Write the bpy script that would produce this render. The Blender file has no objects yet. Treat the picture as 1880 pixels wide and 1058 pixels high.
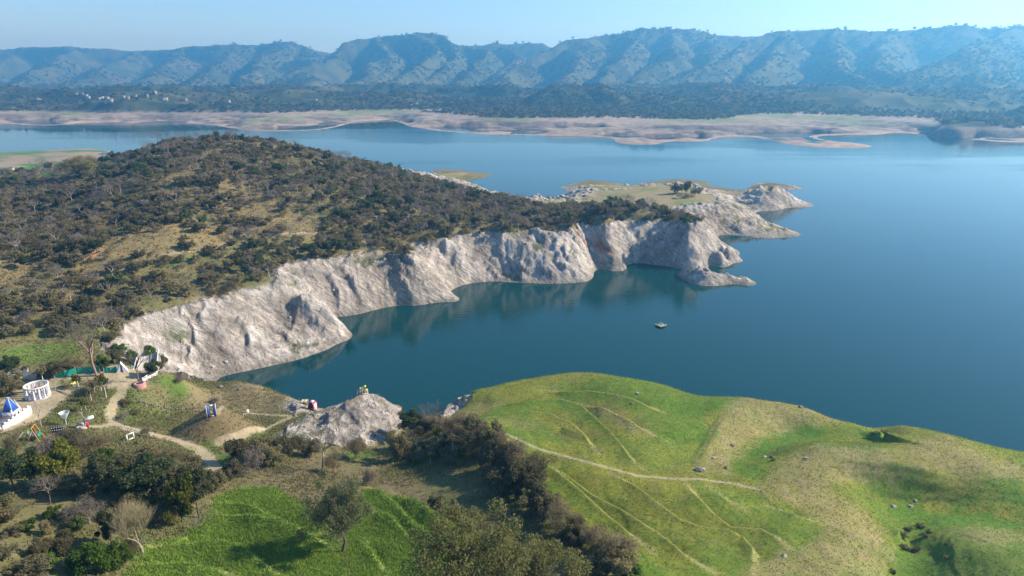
import bpy, bmesh, math, random
import numpy as np
from mathutils import Vector, Matrix

S = bpy.context.scene
COL = S.collection
R = math.radians
# ------------------------------------------------------------------ camera, sky, sun, exposure
CAM_Z = 100.0
FPX = 1253.0                                   # focal length in pixels of the 1880 px wide photograph
PITCH = math.atan((529.0 - 130.0) / FPX)
cam_d = bpy.data.cameras.new('camera')
cam = bpy.data.objects.new('camera', cam_d); COL.objects.link(cam)
cam.location = (0, 0, CAM_Z)
cam.rotation_euler = (math.pi / 2 - PITCH, 0, 0)
cam_d.sensor_width = 36.0
cam_d.lens = 36.0 * FPX / 1880.0
cam_d.clip_start = 1.0
cam_d.clip_end = 40000.0
S.camera = cam

SUN_AZ = R(77)                                 # clockwise from the view direction (+Y)
SUN_EL = R(31)
w = bpy.data.worlds.new('World'); S.world = w; w.use_nodes = True
nt = w.node_tree; nt.nodes.clear()
sky = nt.nodes.new('ShaderNodeTexSky'); sky.sky_type = 'NISHITA'; sky.sun_disc = False
sky.sun_elevation = SUN_EL; sky.sun_rotation = SUN_AZ
sky.altitude = 500; sky.air_density = 0.9; sky.dust_density = 0.8; sky.ozone_density = 6.5
bg = nt.nodes.new('ShaderNodeBackground'); bg.inputs['Strength'].default_value = 0.135
wo = nt.nodes.new('ShaderNodeOutputWorld')
nt.links.new(sky.outputs[0], bg.inputs['Color']); nt.links.new(bg.outputs[0], wo.inputs['Surface'])
sun_d = bpy.data.lights.new('sun', 'SUN'); sun_d.energy = 5.0; sun_d.angle = R(0.53); sun_d.color = (1.0, 0.92, 0.78)
sun = bpy.data.objects.new('sun', sun_d); COL.objects.link(sun)
sdir = Vector((math.sin(SUN_AZ) * math.cos(SUN_EL), math.cos(SUN_AZ) * math.cos(SUN_EL), math.sin(SUN_EL)))
sun.rotation_euler = sdir.to_track_quat('Z', 'Y').to_euler()
sun.location = (300, 100, 300)
S.view_settings.view_transform = 'Standard'; S.view_settings.look = 'None'
S.view_settings.exposure = 0.66; S.view_settings.gamma = 1.0
S.render.engine = 'CYCLES'
S.cycles.use_denoising = True
S.cycles.max_bounces = 6; S.cycles.diffuse_bounces = 2; S.cycles.glossy_bounces = 2
S.cycles.transmission_bounces = 3; S.cycles.transparent_max_bounces = 6; S.cycles.volume_bounces = 2
HAZE_DENSITY = 0.00023

# ------------------------------------------------------------------ numpy helpers
cp, sp = math.cos(PITCH), math.sin(PITCH)
def ray(px, py):
    u = (np.asarray(px, float) - 940) / FPX; v = (529 - np.asarray(py, float)) / FPX
    return np.stack([u, cp + v * sp, -sp + v * cp], -1)
def atz(px, py, z):
    """world point on the sight line of a photo pixel at height z"""
    d = ray(px, py); t = (z - CAM_Z) / d[..., 2]
    return np.stack([d[..., 0] * t, d[..., 1] * t, np.broadcast_to(z, t.shape).astype(float)], -1)
def aty(px, py, Y):
    d = ray(px, py); t = Y / d[1]
    return np.array([d[0] * t, Y, CAM_Z + d[2] * t])

_rs = np.random.RandomState(7)
_perm = _rs.permutation(4096).astype(np.int64)
_perm2 = np.concatenate([_perm, _perm])
_val = _rs.rand(4096).astype(np.float32)
def vnoise(x, y, z=None):
    x = np.asarray(x, np.float64); y = np.asarray(y, np.float64)
    xi = np.floor(x).astype(np.int64); yi = np.floor(y).astype(np.int64)
    fx = (x - xi).astype(np.float32); fy = (y - yi).astype(np.float32)
    fx = fx * fx * fx * (fx * (fx * 6 - 15) + 10); fy = fy * fy * fy * (fy * (fy * 6 - 15) + 10)
    xi &= 4095; yi &= 4095; x1 = (xi + 1) & 4095; y1 = (yi + 1) & 4095
    if z is None:
        a = _perm2[xi]; b = _perm2[x1]
        v00 = _val[_perm2[a + yi]]; v10 = _val[_perm2[b + yi]]; v01 = _val[_perm2[a + y1]]; v11 = _val[_perm2[b + y1]]
        return (v00 + (v10 - v00) * fx) * (1 - fy) + (v01 + (v11 - v01) * fx) * fy
    z = np.asarray(z, np.float64); zi = np.floor(z).astype(np.int64); fz = (z - zi).astype(np.float32)
    fz = fz * fz * fz * (fz * (fz * 6 - 15) + 10); zi &= 4095; z1 = (zi + 1) & 4095
    out = 0
    for zz, wz in ((zi, 1 - fz), (z1, fz)):
        c = _perm2[zz]
        a = _perm2[c + xi]; b = _perm2[c + x1]
        v00 = _val[_perm2[a + yi]]; v10 = _val[_perm2[b + yi]]; v01 = _val[_perm2[a + y1]]; v11 = _val[_perm2[b + y1]]
        out = out + wz * ((v00 + (v10 - v00) * fx) * (1 - fy) + (v01 + (v11 - v01) * fx) * fy)
    return out
def fbm(x, y, o=4, g=0.5):
    s = 0; a = 1; n = 0
    for i in range(o):
        s = s + a * (vnoise(x * 2 ** i + 17.3 * i, y * 2 ** i + 5.1 * i) * 2 - 1); n += a; a *= g
    return s / n
def ridged(x, y, z=None, o=4, g=0.55):
    s = 0; a = 1; n = 0
    for i in range(o):
        k = 2 ** i
        v = vnoise(x * k + 9.7 * i, y * k + 3.3 * i, None if z is None else z * k + 1.7 * i)
        s = s + a * (1 - np.abs(v * 2 - 1) * 2); n += a; a *= g
    return s / n
def sstep(a, b, x):
    t = np.clip((x - a) / (b - a), 0, 1); return t * t * (3 - 2 * t)
def inpoly(P, x, y):
    r = np.zeros(x.shape, bool); n = len(P)
    for i in range(n):
        x0, y0 = P[i][0], P[i][1]; x1, y1 = P[(i + 1) % n][0], P[(i + 1) % n][1]
        if y0 == y1: continue
        c = ((y0 > y) != (y1 > y)) & (x < (x1 - x0) * (y - y0) / (y1 - y0) + x0)
        r ^= c
    return r
def polydist(P, x, y, signed=False):
    """distance to a polyline; signed: positive on its left side; third: parameter 0..1 along it"""
    best = np.full(x.shape, 1e9); sg = np.zeros(x.shape); n = len(P)
    for i in range(n - 1):
        ax, ay = P[i][0], P[i][1]; dx, dy = P[i + 1][0] - ax, P[i + 1][1] - ay
        L2 = dx * dx + dy * dy + 1e-9
        t = np.clip(((x - ax) * dx + (y - ay) * dy) / L2, 0, 1)
        ex = x - ax - t * dx; ey = y - ay - t * dy
        d = np.sqrt(ex * ex + ey * ey); m = d < best
        best = np.where(m, d, best)
        if signed: sg = np.where(m, np.sign(dx * ey - dy * ex), sg)
    return (best, sg) if signed else best

# ------------------------------------------------------------------ ground heights: survey points read along sight lines
# shorelines lie at z = 0 (land on the left of the walking direction)
SHORE = [
 # cliffs across the cove, left to right, out along the spits and back
 [(405,693),(440,684),(480,676),(520,667),(560,657),(600,643),(632,627),(646,617),(632,604),(604,592),(640,580),(690,569),(740,561),(790,557),(836,554),(842,546),(828,534),(852,523),(900,517),(930,518),(975,520),(1020,521),(1060,519),(1084,513),(1090,502),(1100,495),(1150,489),(1162,484),(1200,487),(1230,490),(1262,500),(1300,509),(1345,521),(1386,518),(1352,508),(1322,495),(1306,487),(1326,480),(1356,473),(1358,467),(1340,452),(1318,437),(1330,431),(1370,434),(1412,438),(1440,436),(1469,430),(1440,420),(1412,409),(1392,398),(1398,388),(1440,383),(1486,380),(1462,366),(1440,354),(1420,348),(1440,350),(1476,346),(1440,339),(1402,335),(1376,342),(1352,352),(1345,356),(1330,345),(1300,335),(1240,329),(1180,336),(1160,344),(1130,336),(1080,331),(1050,338),(1029,345),(1040,350),(1034,362),(1000,372),(968,377),(946,374),(920,360),(882,344),(852,335),(872,330),(902,321),(842,312),(800,312),(788,320),(720,314),(655,301),(600,290),(560,281),(480,270),(400,268),(300,274),(245,282),(226,283),(205,278),(150,270),(80,266),(0,265),(-120,265)],
 # near land: rock spit and the green headland's left cliff (land is nearer than the water)
 [(846,737),(830,748),(805,757),(780,766),(752,774),(736,778),(733,765),(736,750),(750,734)],
]
CLIFFTOP = [(210,612),(235,592),(280,578),(330,566),(380,552),(420,541),(470,526),(498,514),(508,492),(540,482),(600,474),(660,468),(715,462),(735,448),(800,441),(870,432),(935,430),(985,415),(1020,417),(1060,420),(1100,414),(1130,411),(1180,408),(1225,406),(1268,404)]
MID = [  # px, py, z
 (300,268,49),(400,258,55),(480,260,52),(550,287,46),(620,307,40),(700,330,34),(800,352,27),(870,378,22),(940,399,19.8),(1000,392,20.5),(1100,387,21.8),(1200,388,21.8),(1260,400,19.5),
 (235,312,42),(175,342,31),(100,350,27),(0,354,27),(-100,354,27),(-100,450,31),(-100,560,28),
 (0,450,31),(0,550,27),(100,500,28),(200,450,33),(300,450,32),(300,400,37),(200,400,34),(100,400,31),(0,400,32),(300,500,25),(150,570,24.5),(0,612,26),(400,480,25),(550,428,28),(600,440,24),(650,400,29),(750,400,25),(850,400,22.5),(560,350,40),(460,350,40),(450,400,33),(300,330,46),(400,310,48),(640,350,35),(220,560,22.5),(250,530,24),(350,520,22.5),(450,500,22),
 (100,275,1.2),(200,284,0.8),(0,275,1.2),(0,300,2.5),(100,312,3),(180,306,2.5),(-100,290,2),(215,296,1.5),
 (620,292,1.5),(840,318,3),(820,325,3.5),(870,338,3.5),(905,356,3.5),(930,370,3),(860,345,6),
 (1080,343,8),(1125,346,8.5),(1090,352,10),(1200,341,10),(1250,342,12),(1290,348,12.5),(1320,362,13),(1250,362,14),(1285,374,14),(1210,374,14),(1340,376,11),(1335,400,8),(1380,400,6.5),(1400,413,4),(1440,425,2.2),
 (1385,352,10),(1410,348,11),(1425,360,9),(1450,368,4.5),(1440,342,2),(1400,339,1.5),(1350,370,4),
 (1290,425,17),(1290,450,10.5),(1290,472,5),(1320,460,7.5),(1337,465,4.2),(1262,445,13),(1262,489,4.5),(1300,500,3.4),(1330,508,2.8),(1358,514,1.8),
 (560,560,10),(520,600,6.7),(460,620,7.5),(380,640,7.5),(300,640,10),(250,640,13.5),(600,610,3.4),(560,640,1.6),(480,660,1.9),(640,530,8.9),(700,530,7.2),(560,552,13),(600,580,8),(628,604,3.4),(575,525,12.5),(592,560,5),(760,496,14.5),(800,524,6.5),(822,543,2.0),(800,470,13.5),(820,500,7),(1020,450,14.5),(1050,478,8.6),(1073,500,3.6),(1085,450,10),(1095,475,4.5),(905,470,10),(930,490,5.5),(1120,450,11.5),(1135,470,6.5),(1190,450,8.5),
]
NEAR = [
 (30,740,19.3),(120,760,18.6),(180,745,18),(200,700,18.5),(60,700,20),(240,692,18.2),(250,688,18.2),(262,677,18.2),(284,678,18.2),(297,684,17.9),(276,698,18.0),(258,706,18.0),(300,690,14.5),(285,700,13.5),(270,712,15),(100,800,19.6),(200,810,18.6),(60,640,23.5),(130,640,21.5),(0,640,25.5),(190,655,19),
 (310,695,13),(345,698,9),(385,705,7),(300,740,11.5),(265,742,13.5),(330,765,10),(212,730,16.8),(204,770,16),(240,792,15.5),(300,805,14.5),(360,822,13.5),(395,855,15),
 (450,740,7.5),(500,740,7.5),(540,748,8),(480,770,8.5),(430,800,9.5),(350,790,10.5),(400,720,7),
 (600,768,9),(650,762,10),(700,765,8.5),(728,762,5),(560,792,9.5),(520,800,10),(620,800,9),(680,790,7.5),(650,825,9),(725,760,3),
 (700,815,6),(650,838,10),(700,840,9),(735,802,4.5),(760,800,7),
 (420,830,13),(460,850,15),(520,850,14),(600,860,13.5),(680,880,14.5),(760,860,13),(800,800,12),(770,785,7),(820,770,9),(850,830,16),
 (450,900,19),(400,920,20.5),(620,920,18.5),(700,920,18),(800,950,19),(900,930,18.5),(870,870,17),
 (1000,1000,20),(1100,1040,20.5),(500,980,22),(350,1000,24),(620,1010,21.5),(700,1000,21),(800,1040,22),(950,1058,22),(420,1058,25),(250,1058,28),(100,1058,30.5),(100,950,28),(200,900,25.5),(100,870,24),(250,860,21),(330,880,20),(0,900,27),(0,1058,33),
 (870,1200,24),(300,1250,31),(1200,1200,23),(1600,1200,20),(1900,1200,19),(-150,700,24),(-150,900,31),(-150,1100,37),
 (865,745,8),(880,790,17),(900,742,9.5),(940,730,10.5),(1000,760,13),(1050,720,10.5),(1000,820,16.5),(1100,850,17),(1200,872,16.5),(1300,885,15.5),(1370,890,15),(1100,760,13),(1200,760,12),(1280,760,10.5),(1340,765,11),(1300,835,13.5),(1285,790,12.5),(1330,800,11.5),(1200,950,18),(1300,1000,18.5),(1400,1000,17.5),(1150,980,19.3),(1450,960,16),(1510,940,15),(1550,1000,16),(1500,1050,18),(1610,1000,13.5),(1645,955,9.5),(1590,905,12.2),(1550,885,14.5),(1660,1000,10),(1690,960,9),(1500,880,15.5),(1430,845,15.5),(1500,817,15.5),(1415,808,8.2),(1375,842,10),(1440,784,6.5),(1550,806,7.5),(1600,790,4.8),(1618,795,5.2),(1655,798,10.5),(1640,815,12.5),(1700,806,12.5),(1560,838,15.5),(1640,842,15),(1720,848,14.5),(1610,872,13.5),(1690,890,11.5),(1640,908,10.5),(1760,908,10),(1800,940,8.8),(1870,950,8.8),(1890,885,11),(1800,858,13.5),(1735,990,12),(1760,1000,12.6),(1880,1005,12.5),(1700,1000,9.6),(1650,1050,10.5),(1700,1050,10.5),(1880,1058,15),(1390,770,9),
]
SIL = [ # crests that stand against the water, with the ground falling away behind
 (440,701,6),(480,708,6.5),(540,728,7),(568,742,6.5),(590,748,5.5),(612,743,7.5),(640,729,8.8),(675,720,9),(708,728,7),
 (857,722,7.5),(900,713,7),(940,703,7),(1000,692,7.5),(1050,685,8),(1100,687,8),(1160,697,8),(1230,712,7),(1270,727,5.5),(1320,731,6),(1370,731,7),(1430,738,7.5),(1480,748,7),(1545,776,4),(1580,778,6),(1640,781,6.5),(1710,792,7),(1780,812,6.5),(1850,830,5.5),(1890,838,5),(2050,880,4),(2300,950,4),
]
DEEP = [(700,640),(900,620),(1100,600),(1300,620),(1500,640),(1700,700),(1900,760),(1500,540),(1700,500),(1880,560),(1600,420),(1800,420),(1500,310),(1300,300),(1100,300),(900,290),(750,280),(1700,330),(1880,330),(300,240),(100,240),(500,250),(1000,660),(1250,680),(760,700),(620,690),(2200,700),(2200,450),(-100,245)]
pts = []
for line in SHORE:
    W = np.array([atz(a, b, 0.0) for a, b in line])
    # resample so that long legs keep holding the water line
    out = [W[0]]
    for a, b in zip(W[:-1], W[1:]):
        n = max(1, int(np.linalg.norm(b - a) / 22)); n = min(n, 4)
        for k in range(1, n + 1): out.append(a + (b - a) * k / n)
    W = np.array(out); pts += [tuple(p) for p in W]
    T = np.gradient(W[:, :2], axis=0); T /= np.linalg.norm(T, axis=1, keepdims=True) + 1e-9
    Nn = np.stack([T[:, 1], -T[:, 0]], 1)      # right side = water
    dist = np.hypot(W[:, 0], W[:, 1])
    for i in range(0, len(W), 2):
        off = 9 + dist[i] * 0.012
        q = W[i, :2] + Nn[i] * off
        d2 = np.min(np.hypot(W[:, 0] - q[0], W[:, 1] - q[1]))
        if d2 > off * 0.8 and not (W[i, 1] < 245 and W[i, 0] < -75): pts.append((q[0], q[1], -5.0))
pts += [tuple(atz(a, b, 20.0)) for a, b in CLIFFTOP]
pts += [tuple(atz(a, b, z)) for a, b, z in MID + NEAR]
for a, b, z in SIL:
    p = atz(a, b, z); pts.append(tuple(p))
    h = p[:2] / np.linalg.norm(p[:2])
    if a < 500: pts.append((p[0] + h[0] * 7, p[1] + h[1] * 7, .5)); continue
    pts.append((p[0] + h[0] * 9, p[1] + h[1] * 9, z - 7.5)); pts.append((p[0] + h[0] * 18, p[1] + h[1] * 18, -6.0))
pts += [tuple(atz(a, b, -8.0)) for a, b in DEEP]
PT = np.array(pts)
# drop near-duplicates
keep = []
for i, p in enumerate(PT):
    if all((p[0] - PT[j, 0]) ** 2 + (p[1] - PT[j, 1]) ** 2 > 1.2 for j in keep): keep.append(i)
PT = PT[keep]
MQ = 7.0
def phi(d2): return np.sqrt(d2 + MQ * MQ)
def solve(PT, smooth=0.02):
    n = len(PT)
    d2 = (PT[:, None, 0] - PT[None, :, 0]) ** 2 + (PT[:, None, 1] - PT[None, :, 1]) ** 2
    A = np.zeros((n + 3, n + 3)); A[:n, :n] = phi(d2) - np.eye(n) * smooth * MQ
    A[:n, n] = 1; A[:n, n + 1] = PT[:, 0]; A[:n, n + 2] = PT[:, 1]; A[n:, :n] = A[:n, n:].T
    return np.linalg.solve(A, np.concatenate([PT[:, 2], [0, 0, 0]]))
WGT = solve(PT)
def H0(x, y):
    x = np.asarray(x, float); y = np.asarray(y, float); sh = x.shape; x = x.ravel(); y = y.ravel()
    out = np.empty(len(x)); n = len(PT)
    for i in range(0, len(x), 20000):
        a = x[i:i + 20000, None].astype(np.float32) - PT[None, :, 0].astype(np.float32)
        b = y[i:i + 20000, None].astype(np.float32) - PT[None, :, 1].astype(np.float32)
        a *= a; b *= b; a += b; a += MQ * MQ; np.sqrt(a, out=a)
        out[i:i + 20000] = a.astype(np.float64) @ WGT[:n]
    out += WGT[n] + WGT[n + 1] * x + WGT[n + 2] * y
    return np.maximum(out, -9).reshape(sh)
def hit0(px, py):
    """where the sight lines of photo pixels meet the ground (vectorised march)"""
    px = np.atleast_1d(np.asarray(px, float)); py = np.atleast_1d(np.asarray(py, float))
    d = ray(px, py); t = np.full(len(px), 60.0); done = np.zeros(len(px), bool); res = np.zeros((len(px), 3))
    for k in range(700):
        P = np.array([0, 0, CAM_Z]) + d * t[:, None]
        act = ~done
        if not act.any() or k == 699: break
        h = np.maximum(HF(P[act, 0], P[act, 1]), -0.2)
        gap = P[act, 2] - h
        idx = np.where(act)[0]
        ok = gap < 0.05
        done[idx[ok]] = True
        t[idx[~ok]] += np.clip(gap[~ok] * 0.6, 0.04, 12)
    P = np.array([0, 0, CAM_Z]) + d * t[:, None]
    return P
# the built mound beside the park is a cone of spoil on the flat
MC = atz(404, 799, 9.5)
def HF(x, y):
    z = H0(x, y)
    r = np.hypot((x - MC[0]) * 0.92, (y - MC[1]) * 1.05)
    return z + 8.0 * np.clip((1 - r / 10.5) * 1.2, 0, 1)
def W2(line):
    """photo polyline -> polyline on the ground"""
    a = np.array(line, float); return hit0(a[:, 0], a[:, 1])[:, :2]

# ------------------------------------------------------------------ materials
def newmat(name):
    m = bpy.data.materials.new(name); m.use_nodes = True
    n = m.node_tree; n.nodes.clear(); return m, n
def N(nt, t, **kw):
    nd = nt.nodes.new(t)
    for k, v in kw.items():
        if k in nd.inputs: nd.inputs[k].default_value = v
        else: setattr(nd, k, v)
    return nd
def mat_plain(name, col, rough=0.7, var=0.12, scale=3.0, metal=0.0, trans=0.0):
    m, nt = newmat(name); L = nt.links.new
    out = N(nt, 'ShaderNodeOutputMaterial'); b = N(nt, 'ShaderNodeBsdfPrincipled', Roughness=rough, Metallic=metal)
    tc = N(nt, 'ShaderNodeTexCoord'); no = N(nt, 'ShaderNodeTexNoise', Scale=scale, Detail=5.0, Roughness=0.6)
    L(tc.outputs['Object'], no.inputs['Vector'])
    mp = N(nt, 'ShaderNodeMapRange'); mp.inputs['From Min'].default_value = 0.3; mp.inputs['From Max'].default_value = 0.7
    mp.inputs['To Min'].default_value = 1 - var; mp.inputs['To Max'].default_value = 1 + var
    L(no.outputs['Fac'], mp.inputs['Value'])
    vm = N(nt, 'ShaderNodeVectorMath', operation='SCALE'); vm.inputs[0].default_value = col
    L(mp.outputs[0], vm.inputs['Scale']); L(vm.outputs[0], b.inputs['Base Color'])
    if trans:
        b.inputs['Alpha'].default_value = 1 - trans
    L(b.outputs[0], out.inputs['Surface']); return m
def mat_ground(name, fine=1.2, bump=0.35, rockbump=1.0, vlo=0.72, vhi=1.3):
    """ground cover: colours come from the 'cover' attribute, grain and relief from noise"""
    m, nt = newmat(name); L = nt.links.new
    out = N(nt, 'ShaderNodeOutputMaterial'); b = N(nt, 'ShaderNodeBsdfPrincipled', Roughness=0.92)
    b.inputs['Specular IOR Level'].default_value = 0.15
    geo = N(nt, 'ShaderNodeNewGeometry')
    at = N(nt, 'ShaderNodeAttribute', attribute_name='cover'); ar = N(nt, 'ShaderNodeAttribute', attribute_name='rock')
    n1 = N(nt, 'ShaderNodeTexNoise', Scale=fine, Detail=8.0, Roughness=0.72)
    n2 = N(nt, 'ShaderNodeTexNoise', Scale=fine * 0.13, Detail=5.0, Roughness=0.6)
    L(geo.outputs['Position'], n1.inputs['Vector']); L(geo.outputs['Position'], n2.inputs['Vector'])
    mp = N(nt, 'ShaderNodeMapRange'); mp.inputs['From Min'].default_value = 0.3; mp.inputs['From Max'].default_value = 0.7
    mp.inputs['To Min'].default_value = vlo; mp.inputs['To Max'].default_value = vhi
    L(n1.outputs['Fac'], mp.inputs['Value'])
    mp2 = N(nt, 'ShaderNodeMapRange'); mp2.inputs['From Min'].default_value = 0.3; mp2.inputs['From Max'].default_value = 0.7
    mp2.inputs['To Min'].default_value = 0.85; mp2.inputs['To Max'].default_value = 1.15
    L(n2.outputs['Fac'], mp2.inputs['Value'])
    mu = N(nt, 'ShaderNodeMath', operation='MULTIPLY'); L(mp.outputs[0], mu.inputs[0]); L(mp2.outputs[0], mu.inputs[1])
    vm = N(nt, 'ShaderNodeVectorMath', operation='SCALE'); L(at.outputs['Color'], vm.inputs[0]); L(mu.outputs[0], vm.inputs['Scale'])
    # cracked, layered relief where the ground is rock; crevice shade also put into its colour
    mpg = N(nt, 'ShaderNodeMapping'); mpg.vector_type = 'TEXTURE'; mpg.inputs['Rotation'].default_value = (0.25, 0.62, 0.3); mpg.inputs['Scale'].default_value = (5.5, 3.5, 1.0)
    L(geo.outputs['Position'], mpg.inputs['Vector'])
    nr = N(nt, 'ShaderNodeTexNoise', Scale=0.9, Detail=9.0, Roughness=0.75); L(mpg.outputs[0], nr.inputs['Vector'])
    vo = N(nt, 'ShaderNodeTexVoronoi', feature='DISTANCE_TO_EDGE', Scale=0.55); L(mpg.outputs[0], vo.inputs['Vector'])
    vr = N(nt, 'ShaderNodeMapRange'); vr.inputs['From Max'].default_value = 0.12; L(vo.outputs['Distance'], vr.inputs['Value'])
    vr.inputs['To Min'].default_value = 0.84; vr.inputs['To Max'].default_value = 1.0
    rk = N(nt, 'ShaderNodeMapRange'); rk.inputs['From Min'].default_value = 0.32; rk.inputs['From Max'].default_value = 0.62
    rk.inputs['To Min'].default_value = 0.45; rk.inputs['To Max'].default_value = 1.3; L(nr.outputs['Fac'], rk.inputs['Value'])
    rm = N(nt, 'ShaderNodeMath', operation='MULTIPLY'); L(rk.outputs[0], rm.inputs[0]); L(vr.outputs[0], rm.inputs[1])
    vmr = N(nt, 'ShaderNodeVectorMath', operation='SCALE'); L(vm.outputs[0], vmr.inputs[0]); L(rm.outputs[0], vmr.inputs['Scale'])
    mx = N(nt, 'ShaderNodeMix', data_type='RGBA'); L(ar.outputs['Fac'], mx.inputs[0]); L(vm.outputs[0], mx.inputs[6]); L(vmr.outputs[0], mx.inputs[7])
    L(mx.outputs[2], b.inputs['Base Color'])
    bu = N(nt, 'ShaderNodeBump', Strength=bump, Distance=0.5); L(n1.outputs['Fac'], bu.inputs['Height'])
    rbh = N(nt, 'ShaderNodeMath', operation='MULTIPLY'); L(nr.outputs['Fac'], rbh.inputs[0]); L(ar.outputs['Fac'], rbh.inputs[1])
    rbh2 = N(nt, 'ShaderNodeMath', operation='MULTIPLY_ADD'); L(vr.outputs[0], rbh2.inputs[0]); rbh2.inputs[1].default_value = 0.10; L(rbh.outputs[0], rbh2.inputs[2])
    rbh3 = N(nt, 'ShaderNodeMath', operation='MULTIPLY'); L(rbh2.outputs[0], rbh3.inputs[0]); L(ar.outputs['Fac'], rbh3.inputs[1])
    bu2 = N(nt, 'ShaderNodeBump', Strength=rockbump, Distance=3.2); L(rbh3.outputs[0], bu2.inputs['Height']); L(bu.outputs[0], bu2.inputs['Normal'])
    L(bu2.outputs[0], b.inputs['Normal']); L(b.outputs[0], out.inputs['Surface']); return m
M_GROUND = mat_ground('ground_cover')
M_FAR = mat_ground('far_ground_cover', fine=0.05, bump=0.6, rockbump=0.5, vlo=0.6, vhi=1.45)

def tag(o, label=None, cat=None, group=None, kind=None):
    if label: o['label'] = label
    if cat: o['category'] = cat
    if group: o['group'] = group
    if kind: o['kind'] = kind
    return o
def mesh_from(name, V, F, mats=(), smooth=False, midx=None):
    """V (n,3) array, F (m,3|4) array or list of arrays"""
    me = bpy.data.meshes.new(name)
    Fs = F if isinstance(F, list) else [F]
    V = np.asarray(V, np.float32)
    me.vertices.add(len(V)); me.vertices.foreach_set('co', V.ravel())
    Fs = [np.asarray(f, np.int32) for f in Fs if len(f)]
    loops = np.concatenate([f.ravel() for f in Fs]); sizes = np.concatenate([np.full(len(f), f.shape[1]) for f in Fs])
    me.loops.add(len(loops)); me.loops.foreach_set('vertex_index', loops)
    me.polygons.add(len(sizes)); st = np.concatenate([[0], np.cumsum(sizes)[:-1]]).astype(np.int32)
    me.polygons.foreach_set('loop_start', st)
    if smooth: me.polygons.foreach_set('use_smooth', np.ones(len(sizes), bool))
    for m in mats: me.materials.append(m)
    if midx is not None: me.polygons.foreach_set('material_index', np.asarray(midx, np.int32))
    me.update(calc_edges=True); return me
def link(name, me, parent=None, loc=None):
    o = bpy.data.objects.new(name, me); COL.objects.link(o)
    if parent: o.parent = parent
    if loc is not None: o.location = loc
    return o
def setattrs(me, cover, rock):
    a = me.attributes.new('cover', 'FLOAT_COLOR', 'POINT')
    c = np.ones((len(cover), 4), np.float32); c[:, :3] = cover; a.data.foreach_set('color', c.ravel())
    b = me.attributes.new('rock', 'FLOAT', 'POINT'); b.data.foreach_set('value', np.asarray(rock, np.float32))

# ------------------------------------------------------------------ near and middle ground
NT, NR = 1060, 960
TH = np.linspace(R(-49), R(49), NT); RR = np.geomspace(60, 1085, NR)
rg, tg = np.meshgrid(RR, TH, indexing='ij')
X = rg * np.sin(tg); Y = rg * np.cos(tg)
Z = HF(X, Y)
def area(line): return inpoly(W2(line), X, Y)
def softarea(line, wdt=2.0):
    P = W2(line); ins = inpoly(P, X, Y); Pc = np.vstack([P, P[:1]])
    m = np.zeros(X.shape, np.float32)
    x0, y0 = P.min(0) - wdt * 2; x1, y1 = P.max(0) + wdt * 2
    b = (X > x0) & (X < x1) & (Y > y0) & (Y < y1)
    d = polydist(Pc, X[b], Y[b]) + wdt * 0.9 * fbm(X[b] * 0.35, Y[b] * 0.35, 3)
    m[b] = sstep(-wdt, wdt, np.where(ins[b], d, -d)); return m
def linedist(line, reach=12.0, signed=False):
    P = W2(line); out = np.full(X.shape, 1e3); sg = np.zeros(X.shape)
    x0, y0 = P.min(0) - reach; x1, y1 = P.max(0) + reach
    b = (X > x0) & (X < x1) & (Y > y0) & (Y < y1)
    if signed: out[b], sg[b] = polydist(P, X[b], Y[b], True); return out, sg
    out[b] = polydist(P, X[b], Y[b]); return out
# -- region masks
near_reg = (Y < 215) | ((X > -30) & (Y < 262)) | ((X < -30) & (X > -110) & (Y < 222))
COVE = W2([(405,694),(470,709),(545,732),(590,752),(640,735),(760,775),(850,745),(960,700),(1100,690),(1400,735),(1880,840),(1880,600),(900,600),(600,640),(470,680)])
NEARP = np.array([atz(a, b, z_)[:2] for a, b, z_ in [(-400,1500,24),(-400,640,27),(0,628,26),(60,626,24),(140,622,22),(190,640,19),(230,655,16),(290,672,14),(340,688,10),(395,697,6)]] + [atz(a, b, 2.0)[:2] for a, b in [(420,680),(560,690),(640,690),(740,715),(850,700),(1050,655),(1300,690),(1500,720),(1700,750),(1900,800),(2300,900),(2300,1500)]])
nearm = inpoly(NEARP, X, Y)
slope_z = Z.copy()
gy, gx = np.gradient(Z); 
dr = np.gradient(RR)[:, None]; dt = (TH[1] - TH[0]) * rg
SL = np.hypot(gy / dr, gx / dt)
nz1 = fbm(X * 0.05, Y * 0.05, 4); nz2 = fbm(X * 0.4 + 31, Y * 0.4, 4); nz3 = fbm(X * 0.012 + 3, Y * 0.012, 3)
# -- rock
rock = np.zeros(X.shape, np.float32)
midrock = sstep(21.2, 18.8, Z + 2.0 * nz1 + 0.8 * nz2) * sstep(0.10, 0.24, SL + 0.08 * nz1 + 0.04 * nz2) * (Y < 640)
rock = np.where(nearm, 0, midrock)
ROCKP = [(505,802),(540,778),(575,756),(600,742),(640,722),(680,712),(715,722),(752,732),(745,752),(738,785),(712,800),(690,812),(650,822),(600,818),(560,812)]
rock = np.maximum(rock, softarea(ROCKP, 1.6))
rock = np.maximum(rock, softarea([(190,640),(240,600),(320,575),(420,560),(400,692),(350,690),(300,668),(250,655),(210,655)], 2.0) * (Z < 20.5))
rock = np.maximum(rock, 0.9 * softarea([(520,745),(560,735),(580,752),(540,765)], 1.5))
rock = np.maximum(rock, 0.8 * sstep(2.6, 1.4, Z + 0.6 * nz2) * nearm * (Y > 150))
rock = np.maximum(rock, 0.95 * softarea([(800,760),(835,735),(858,718),(866,726),(840,752),(812,768)], 1.0))
rock = np.clip(rock * (0.9 + 0.25 * nz2), 0, 1)
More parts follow.
